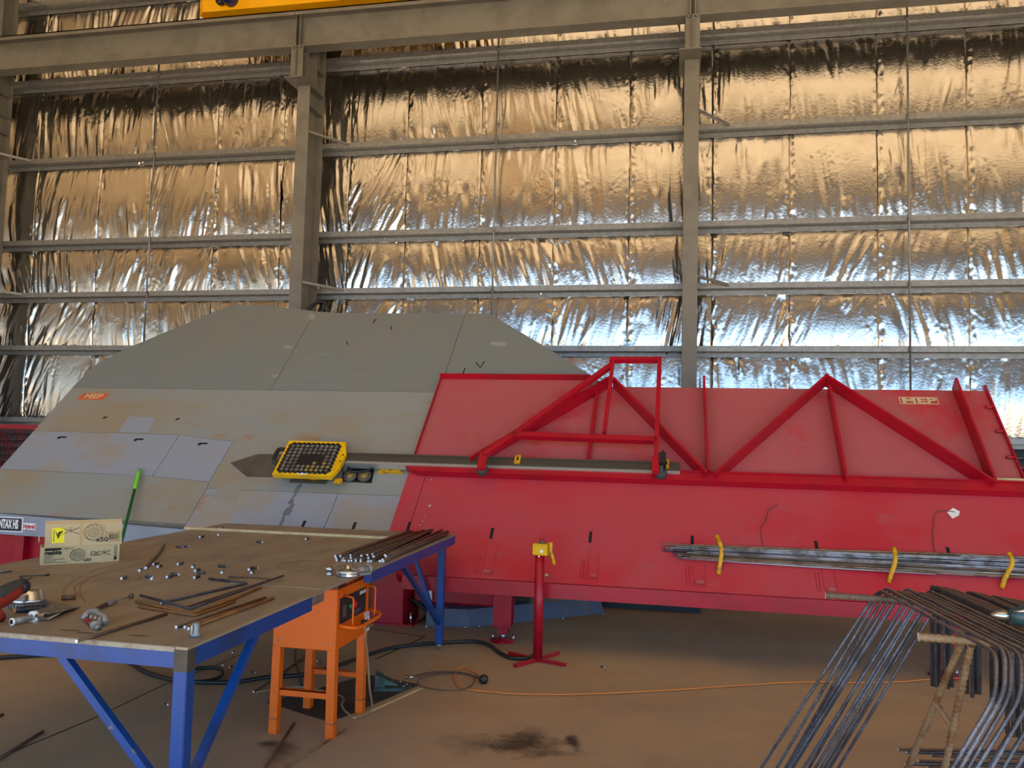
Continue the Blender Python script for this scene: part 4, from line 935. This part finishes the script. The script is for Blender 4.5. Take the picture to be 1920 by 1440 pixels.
MB().box((X,4.60,.475),(X+.0015,4.675,.565)).build('label_sticker',m_white,bd_); MB().box((X,4.585,.568),(X+.0015,4.67,.592)).build('label_sticker',m_white,bd_)
b=MB().prism([(4.61,.485),(4.625,.495),(4.64,.49),(4.645,.50),(4.63,.51),(4.625,.525),(4.618,.505)],0,.0006,M=Matrix(((0,0,1,X+.0016),(1,0,0,0),(0,1,0,0),(0,0,0,1))))
b.prism([(4.615,.54),(4.64,.53),(4.65,.55),(4.63,.545)],0,.0006,M=Matrix(((0,0,1,X+.0016),(1,0,0,0),(0,1,0,0),(0,0,0,1)))).build('label_print',m_inkdark,bd_)
MB().cyl((X,4.56,.545),(X+.05,4.54,.545),.017).cyl((X+.05,4.54,.545),(X+.075,4.545,.54),.013).build('power_plug',m_tool_grey,bd_)
pts=[Vector((X+.075,4.545,.54)),XP(685,1182,X+.10),XP(689,1230,X+.10),XP(693,1290,X+.10)]
e=FL(690,1345); pts+=[Vector((e.x,e.y+.05,.03)),FL(668,1347)+Vector((0,0,.007)),FL(650,1338)+Vector((0,0,.007)),FL(641,1325)+Vector((0,0,.007)),FL(640,1312)+Vector((-.03,.05,.007)),FL(560,1290)+Vector((0,0,.007)),FL(480,1300)+Vector((0,0,.007))]
MB().tube(smooth_path(pts),.0065,8).build('power_cord',m_cord_g,bd_)
# bending head on the plate
hz=TZ+.003
p=ZP(646,1083,hz); hd=MB().lathe([(.057,0),(.06,.006),(.056,.012),(.06,.018),(.057,.026),(.035,.030),(.018,.034),(.018,.046),(0,.046)],26,M=Matrix.Translation(p+Vector((0,.05,0)))@Matrix.Diagonal((1.1,1.1,1.3,1))).build('bending_disc',m_zinc,bd_)
q=p+Vector((0,.05,.04)); MB().bar(q+Vector((-.05,-.01,.006)),q+Vector((.012,.03,.012)),.008,.018,side=(0,0,1)).build('lock_bar',m_brown_bar,bd_)
p=ZP(614,1080,hz)+Vector((0,.02,0)); MB().lathe([(.020,0),(.022,.008),(.017,.013),(.017,.02),(.022,.026),(.022,.04),(.016,.048),(0,.05)],16,M=Matrix.Translation(p)).build('guide_roller',m_zinc,bd_)
a=ZP(668,1070,hz+.022); b_=ZP(694,1067,hz+.022); MB().cyl(a,a+(b_-a)*.85,.020,n=16).lathe([(.03,-.008),(.03,.008)],16,M=Matrix.Translation(a+(b_-a)*.9)@Vector((0,0,1)).rotation_difference((b_-a).normalized()).to_matrix().to_4x4()).build('stop_roller',m_cast,bd_)
for k in range(3): MB().lathe([(.006,0),(.005,.004),(0,.005)],8,M=Matrix.Translation(b_+Vector((.004,-.004,.015-.012*k)))@Matrix.Rotation(math.pi/2,4,'Y')).build('screw',m_zinc,bd_)
MB().bar(ZP(655,1078,hz+.008),ZP(690,1074,hz+.008),.012,.05,side=(0,0,1)).build('stop_block',m_mill,bd_)
MB().tube([Vector((bx0+.1+.19*math.cos(k*.13),by0+.23+.19*math.sin(k*.13),TZ+.0032)) for k in range(14,40)],.0012,4).build('scribed_ring',m_brown_bar,bd_)

# ---- dark floor plate and foot pedal
pl=[FL(*q) for q in ((610,1352),(640,1347),(787,1284),(690,1266),(500,1318))]
ar=sum(pl[i-1].x*pl[i].y-pl[i].x*pl[i-1].y for i in range(5))
MB().prism([(q.x,q.y) for q in (pl if ar>0 else pl[::-1])],0,.004).build('floor_plate',m_plate_dark,label='dark steel floor plate under the orange bender',cat='floor plate')
MB().bar(FL(660,1345)+Vector((.02,-.02,.004)),FL(788,1288)+Vector((.02,-.02,.004)),.006,.02,side=(0,0,1)).build('floor_strip',m_card,label='pale edge strip along the dark floor plate',cat='floor strip')
f=FL(705,1294); fp=thing('foot_pedal','green cast foot pedal switch on the dark floor plate','pedal',(f.x,f.y,.004))
PM=Matrix.Translation((f.x+.06,f.y+.06,.004))@Matrix.Rotation(.35,4,'Z')
MB().prism([(-.09,-.07),(.10,-.09),(.15,-.02),(.13,.05),(.05,.09),(-.09,.08)],0,.018,M=PM).build('base',m_pedal,fp)
MB().hexa([PM@Vector(v) for v in ((-.07,-.045,.03),(.06,-.05,.022),(.06,.05,.022),(-.07,.05,.03))],[PM@Vector(v) for v in ((-.07,-.04,.085),(.06,-.045,.03),(.06,.045,.03),(-.07,.045,.085))]).build('treadle',m_pedal,fp)
MB().hexa([PM@Vector(v) for v in ((-.085,-.06,.015),(-.02,-.06,.015),(-.02,-.05,.015),(-.085,-.05,.015))],[PM@Vector(v) for v in ((-.085,-.06,.10),(-.03,-.06,.075),(-.03,-.05,.075),(-.085,-.05,.10))]).build('side_guard',m_pedal,fp)
MB().hexa([PM@Vector(v) for v in ((-.085,.055,.015),(-.02,.055,.015),(-.02,.065,.015),(-.085,.065,.015))],[PM@Vector(v) for v in ((-.085,.055,.10),(-.03,.055,.075),(-.03,.065,.075),(-.085,.065,.10))]).build('side_guard',m_pedal,fp)
for q in ((.1,-.05),(.12,0),(.08,.05)): MB().lathe([(.008,0),(.006,.006),(0,.007)],8,M=PM@Matrix.Translation((q[0],q[1],.018))).build('screw',m_zinc,fp)
c=FL(760,1273); MB().tube([(c.x,c.y,.012),(c.x+.06,c.y+.01,.012)],.011,8).build('cable_gland',m_zinc,fp)

# ================================================================== floor cables
def cable(px,r,mtl,name,lab,cat,n=6,lift=0.004): return MB().tube(smooth_path([FL(u,v)+Vector((0,0,r+lift)) for u,v in px],n),r,8).build(name,mtl,label=lab,cat=cat)
cable(((-60,1245),(0,1238),(100,1232),(180,1231),(235,1244),(275,1266),(330,1281),(400,1285),(450,1283),(500,1275),(560,1271),(620,1257),(680,1236),(730,1220),(790,1212),(850,1208),(890,1207),(918,1214),(938,1229),(960,1238),(988,1239),(1002,1232)),.0145,m_black,'power_cable','thick black cable running across the floor to the red post','cable')
cable(((340,1283),(370,1283),(400,1279),(416,1270),(414,1260),(395,1256),(365,1258),(345,1264)),.012,m_black,'power_cable','loop of black cable on floor under the table','cable')
cable(((906,1275),(893,1264),(870,1254),(857,1260),(852,1275),(860,1290),(880,1296),(920,1300),(970,1304),(1060,1305),(1150,1302),(1250,1297),(1400,1287),(1520,1281),(1620,1283),(1700,1280),(1745,1276),(1800,1274)),.0055,m_cord_o,'extension_cord','orange extension cord snaking over the open floor','cord')
cable(((772,1272),(800,1265),(835,1262),(868,1265),(890,1271),(900,1276)),.006,m_cord_b,'pedal_cord','brown cord from foot pedal to black plug','cord')
cable(((888,1272),(889,1283),(880,1293),(858,1299),(820,1298),(790,1292),(783,1284),(790,1275),(820,1269),(860,1267)),.0045,m_cord_b,'pedal_cord','looped thin brown cord crossing the orange cord','cord',lift=.012)
p=FL(907,1282); pg=thing('plug_connector','round black plug joining the brown and orange cords','plug',p)
MB().lathe([(0,-.035),(.022,-.035),(.031,-.025),(.031,.0),(.026,.008),(.026,.03),(.012,.04),(0,.04)],14,M=Matrix.Translation(p+Vector((0,0,.031)))@Matrix.Rotation(1.15,4,'X')@Matrix.Rotation(.3,4,'Y')).build('housing',m_black,pg)
for a in range(3): MB().tube([p+Vector((.01*math.cos(a*2.1),-.038,.035+.01*math.sin(a*2.1))),p+Vector((.01*math.cos(a*2.1),-.043,.033+.01*math.sin(a*2.1)))],.003,5).build('pin',m_zinc,pg)
cable(((560,1200),(556,1215),(553,1235),(558,1255),(566,1290)),.006,m_black,'hanging_cord','thin black cord behind the orange bender legs','cord')
# ---- loose bars on the floor
def fbar(px,r,mtl,lab): return MB().tube([FL(u,v)+Vector((0,0,r)) for u,v in px],r,8,cap=1).build('floor_bar',[mtl,m_cut],label=lab,cat='steel bar')
fbar(((-12,1432),(80,1374)),.008,m_brown_bar,'dark bar lying on the floor left of the table leg')
fbar(((480,1470),(552,1358)),.007,m_brown_bar,'dark bar lying on the floor below the bender')
fbar(((510,1458),(648,1370)),.006,m_thick,'pale thin bar on floor touching bender leg')
fbar(((475,1299),(518,1272),(575,1230)),.006,m_brown_bar,'brown bar with bright end on floor behind the bender')
fbar(((-15,1352),(5,1342)),.008,m_brown_bar,'end of dark bar on floor at slab joint')
rg=random.Random(4)
for k in range(9):
    v=1408+k*5.5+rg.uniform(-1,1)
    if k==3: continue
    a=FL(1690+rg.uniform(0,60) if k else 1684,v); b=FL(1990,v+6+rg.uniform(-3,4))
    MB().tube([a+Vector((0,0,.007)),b+Vector((0,0,.007))],.007,8,cap=1).build('floor_bar',[m_rebar if k%2 else m_brown_bar,m_cut],label=('grey' if k%2 else 'brown')+' straight bar lying on the floor beneath hanging bent bars',cat='steel bar',group='floor bars beneath the bent bars')
for (u,v) in ((1130,1252),(413,1218),(437,1224),(418,1248),(433,1252),(566,1240),(597,1240),(600,1240),(475,1262),(312,1322),(758,1212)):
    p=FL(u,v); an=rg.uniform(0,3); d=Vector((math.cos(an),math.sin(an),0))*.016
    MB().tube([p-d+Vector((0,0,.0066)),p+d+Vector((0,0,.0066))],.0066,7,cap=1).build('bar_offcut',[m_rebar,m_cut],label='short bar offcut lying on the floor',cat='offcut',group='offcuts on the floor')

# ================================================================== red control post
f=FL(1008,1240); ps=thing('stop_post','red floor post with yellow emergency stop box on top','control post',(f.x,f.y,0))
MB().cyl((f.x,f.y,.02),(f.x,f.y,.79),.036,n=20).build('tube',m_red,ps)
for (u,v) in ((965,1252),(1060,1250),(955,1228),(1047,1227)):
    e=FL(u,v); MB().bar(Vector((f.x,f.y,.014)),Vector((e.x,e.y,.014)),.024,.03,side=(0,0,1)).build('foot_arm',m_red,ps)
bxm=Matrix.Translation((f.x+.015,f.y,.79))@Matrix.Rotation(-.25,4,'Z')
MB().box((-.058,-.05,-.008),(.058,.05,.078),M=bxm,ch=.006).build('switch_box',m_yellow,ps)
MB().lathe([(.026,0),(.026,.01),(.018,.012),(.018,.02),(0,.02)],16,M=bxm@Matrix.Translation((0,0,.078))).build('button_ring',m_mill,ps)
MB().lathe([(.014,0),(.016,.008),(.010,.016),(0,.017)],14,M=bxm@Matrix.Translation((0,0,.097))).build('stop_button',m_red,ps)
MB().cyl((f.x+.02,f.y-.05,.815),(f.x+.02,f.y-.062,.815),.012,n=10).build('cable_gland',m_white,ps)
MB().tube(fillet([bxm@Vector((.075,-.01,.09)),bxm@Vector((.075,-.01,.03)),bxm@Vector((.11,-.015,-.07))],.03),.014,10,rad=None).build('sleeve_handle',m_yellow_old,ps)
MB().cyl((f.x,f.y-.036,.775),(f.x,f.y-.041,.775),.006,n=6).build('screw',m_zinc,ps)

# ---- green pole leaning on the grey bed
tpz=IW(262,880,.03); ft=tpz
for v in range(1080,1330):
    q=FL(262-.252*(v-880),v)
    if q.y<=5.45: ft=q; break
dd=(tpz-ft)
gp=thing('broom_handle','green pole with lime tip leaning on grey bed','pole',ft)
MB().tube([ft,ft+dd*.86],.0135,10).build('shaft',m_green,gp); MB().tube([ft+dd*.86,ft+dd*.88,ft+dd*.97,ft+dd*1.0],.016,10,rad=[.0135,.018,.017,.012]).build('tip_sleeve',m_lime,gp)

# ================================================================== bent bars hung over rebar trestles at the right
ZT=1.06
Fp=ZP(1649,1107,ZT); Np=ZP(1863,1223,ZT); foot=FL(1358,1590); Dl=(foot-Fp).normalized(); Tp=(Np-Fp).normalized()
rg=random.Random(12)
offs=[0,.022,.052,.074,.094,.112,.132,.152,.172,.190,.212,.234,.256]
ax_=Vector((1,-.06,0)).normalized()
for k,o in enumerate(offs):
    sh=ax_*(o+rg.uniform(-.003,.003))+Vector((0,0,rg.uniform(0,.004)+(.010 if k%4==1 else 0)))+Tp*rg.uniform(-.02,.04)
    ln=Dl*(Fp.z/-Dl.z)*1.0
    jog=(Tp+Dl).normalized()
    far0=Fp+sh; near0=Np+sh
    a1=far0+(-Tp*.0+Dl*.0)
    d2=(Dl+ax_*rg.uniform(-.04,.04)+Tp*rg.uniform(-.03,.03)).normalized()
    p1=far0+jog*0+(Dl-Tp).normalized()*.05; L1=p1.z/-d2.z-.01; p0=p1+d2*L1
    p4=near0+jog*.15; d3=(Dl+ax_*rg.uniform(-.02,.02)).normalized(); L2=p4.z/-d3.z-.01; p5=p4+d3*L2
    MB().tube(fillet([p0,p1,far0,near0,p4,p5],.05,5),.0062,8,cap=1).build('bent_bar',[m_bent,m_cut],
        label='long grey bent bar nearest the free end of the trestle bar' if k==0 else ('long grey bent bar hung right beside the brown hoops' if k==len(offs)-1 else 'long grey bent bar hung mid row over the rebar trestle'),cat='steel bar',group='long bent bars on the trestle')
# shorter brown hoop bars hanging behind them
for k in range(22):
    u=1746+7.6*k+(6 if k>7 else 0); v=1098+1.35*k
    q=ZP(u,v,ZT+.02+.004*(k%2)); e=q+Tp*.62+Vector((0,0,0)); b=q+Vector((0,.006*(k%3),-.40+rg.uniform(-.012,.012)))
    if k in (6,7,12,13): continue
    MB().tube(fillet([b,q,e,e+Vector((0,0,-.38))],.03,4),.0075,8,cap=1).build('hoop_bar',[m_hoop,m_cut],label='first short brown hoop bar next to the long bent bars' if k==0 else 'short brown hoop bar hanging in the row behind the long bent bars',cat='steel bar',group='brown hoop bars on the trestle')
def ribbed(a,b,r,pitch=.02):
    a=Vector(a); b=Vector(b); n=max(4,int((b-a).length/pitch)*3); pts=[];rad=[]
    for i in range(n+1):
        pts.append(a.lerp(b,i/n)); rad.append(r*(1.28 if i%3==0 else 1.0))
    return pts,rad
tr=thing('rebar_trestle','rusty trestle welded from thick ribbed reinforcing bar','trestle',(1.1,3.2,0))
zb1=ZT-.0062-.0125; a=ZP(1548,1116,zb1-.002); b=a+Vector((1.25,-.06,0))
def rbar(a,b,name,r=.0098,mtl=None):
    pts,rad=ribbed(a,b,r); return MB().tube(pts,r,10,rad=rad,cap=(1 if name=='top_bar' else None)).build(name,[mtl or m_thick,m_cut],tr)
rbar(a,b,'top_bar',.012,m_rebar_top)
a2=ZP(1722,1194,zb1-.002); b2=a2+Vector((1.0,-.06,0)); rbar(a2,b2,'top_bar',.012)
d2=(b2-a2).normalized(); t1=a2+d2*.13; l1=ZP(1797,1208,zb1-.02); l2=ZP(1806,1208,zb1-.02)
l1=a2+d2*((l1-a2).dot(d2)); l2=a2+d2*((l2-a2).dot(d2)+.015)
f1=FL(1634,1600); f2=FL(1716,1700)
rbar(l1-Vector((0,0,.016)),f1+Vector((0,0,.0)),'leg'); rbar(l2-Vector((0,0,.016)),f2,'leg')
m1=l1.lerp(f1,.24); m2=l2.lerp(f2,.30); rbar(m1,m2,'leg_tie',.009,m_thick)
for (t,yo) in ((.62,.35),(.62,-.02)): rbar(a.lerp(b,.93)-Vector((0,0,.016)),Vector((a.lerp(b,.93).x+.05,a.y+yo-.1,0)),'leg')
for yo in (.3,-.25): rbar(a2.lerp(b2,.95)-Vector((0,0,.016)),Vector((a2.lerp(b2,.95).x,a2.y+yo,0)),'leg')
# ---- dark teal tie gun on the brown hoops
g=ZP(1858,1152,ZT+.075); tg=thing('rebar_tie_tool','dark teal cordless tool lying on the brown hoop bars','power tool',(g.x+.1,g.y,ZT+.03))
ux=Vector((.97,-.12,0)).normalized(); 
MB().tube([g,g+ux*.02,g+ux*.05],.014,10,rad=[.005,.014,.017]).build('chuck',m_zinc,tg)
MB().tube([g+ux*t+Vector((0,0,z)) for t,z in ((.05,0),(.07,.002),(.10,.004),(.20,.006),(.26,.006),(.28,.004))],.03,12,rad=[.018,.028,.034,.038,.036,.024]).build('housing',m_teal,tg)
MB().tube([g+ux*.17+Vector((0,.0,-.005)),g+ux*.19+Vector((.02,-.06,-.02)),g+ux*.21+Vector((.03,-.12,-.03))],.024,10).build('grip',m_teal,tg)
MB().bar(g+ux*.15+Vector((.03,-.14,-.03)),g+ux*.29+Vector((.03,-.15,-.03)),.04,.05,side=(0,0,1)).build('battery',m_black,tg)
MB().tube([g+ux*.055+Vector((0,-.02,.016)),g+ux*.1+Vector((0,-.03,.028))],.006,6).build('jaw_arm',m_zinc,tg)

# ---- chipped paint beside the seam of the red bed, and a hose at the foot of the column
rg=random.Random(31)
for k in range(16):
    v=898+rg.random()*92; u=806-.30*(v-895)+rg.uniform(2,16); x,s_=IN(u,v,.02); a=rg.uniform(.004,.016)
    MB().prism([(x-a,s_-a*.8),(x+a*.7,s_-a),(x+a,s_+a*.6),(x-a*.3,s_+a)],.0202,.0212,M=IM).build('paint_chip',m_red_dust if k%3 else m_alu,rd)
MB().tube(smooth_path([YP(u,v,12.9) for u,v in ((576,600),(582,578),(592,569),(606,566),(614,576),(616,600))]),.03,8).build('drain_hose',m_black,label='black hose curving beside the column above the grey bed',cat='hose')

# ---- rust arcs left on the table top
for px in (((124,1128),(119,1112),(125,1099),(148,1083),(195,1064),(250,1051),(290,1041)),((160,1128),(150,1108),(158,1090),(200,1072),(262,1061)),((150,1120),(140,1106),(146,1094),(180,1078)),((60,1075),(150,1080),(230,1087),(262,1084),(250,1074),(215,1070))):
    P=smooth_path([tp(u,v,.0008) for u,v in px]); b=MB()
    for a,c in zip(P[:-1],P[1:]): b.bar(a,c,.0006,.007,side=(0,0,1))
    b.build('rust_arc',m_rust_arc,tb)
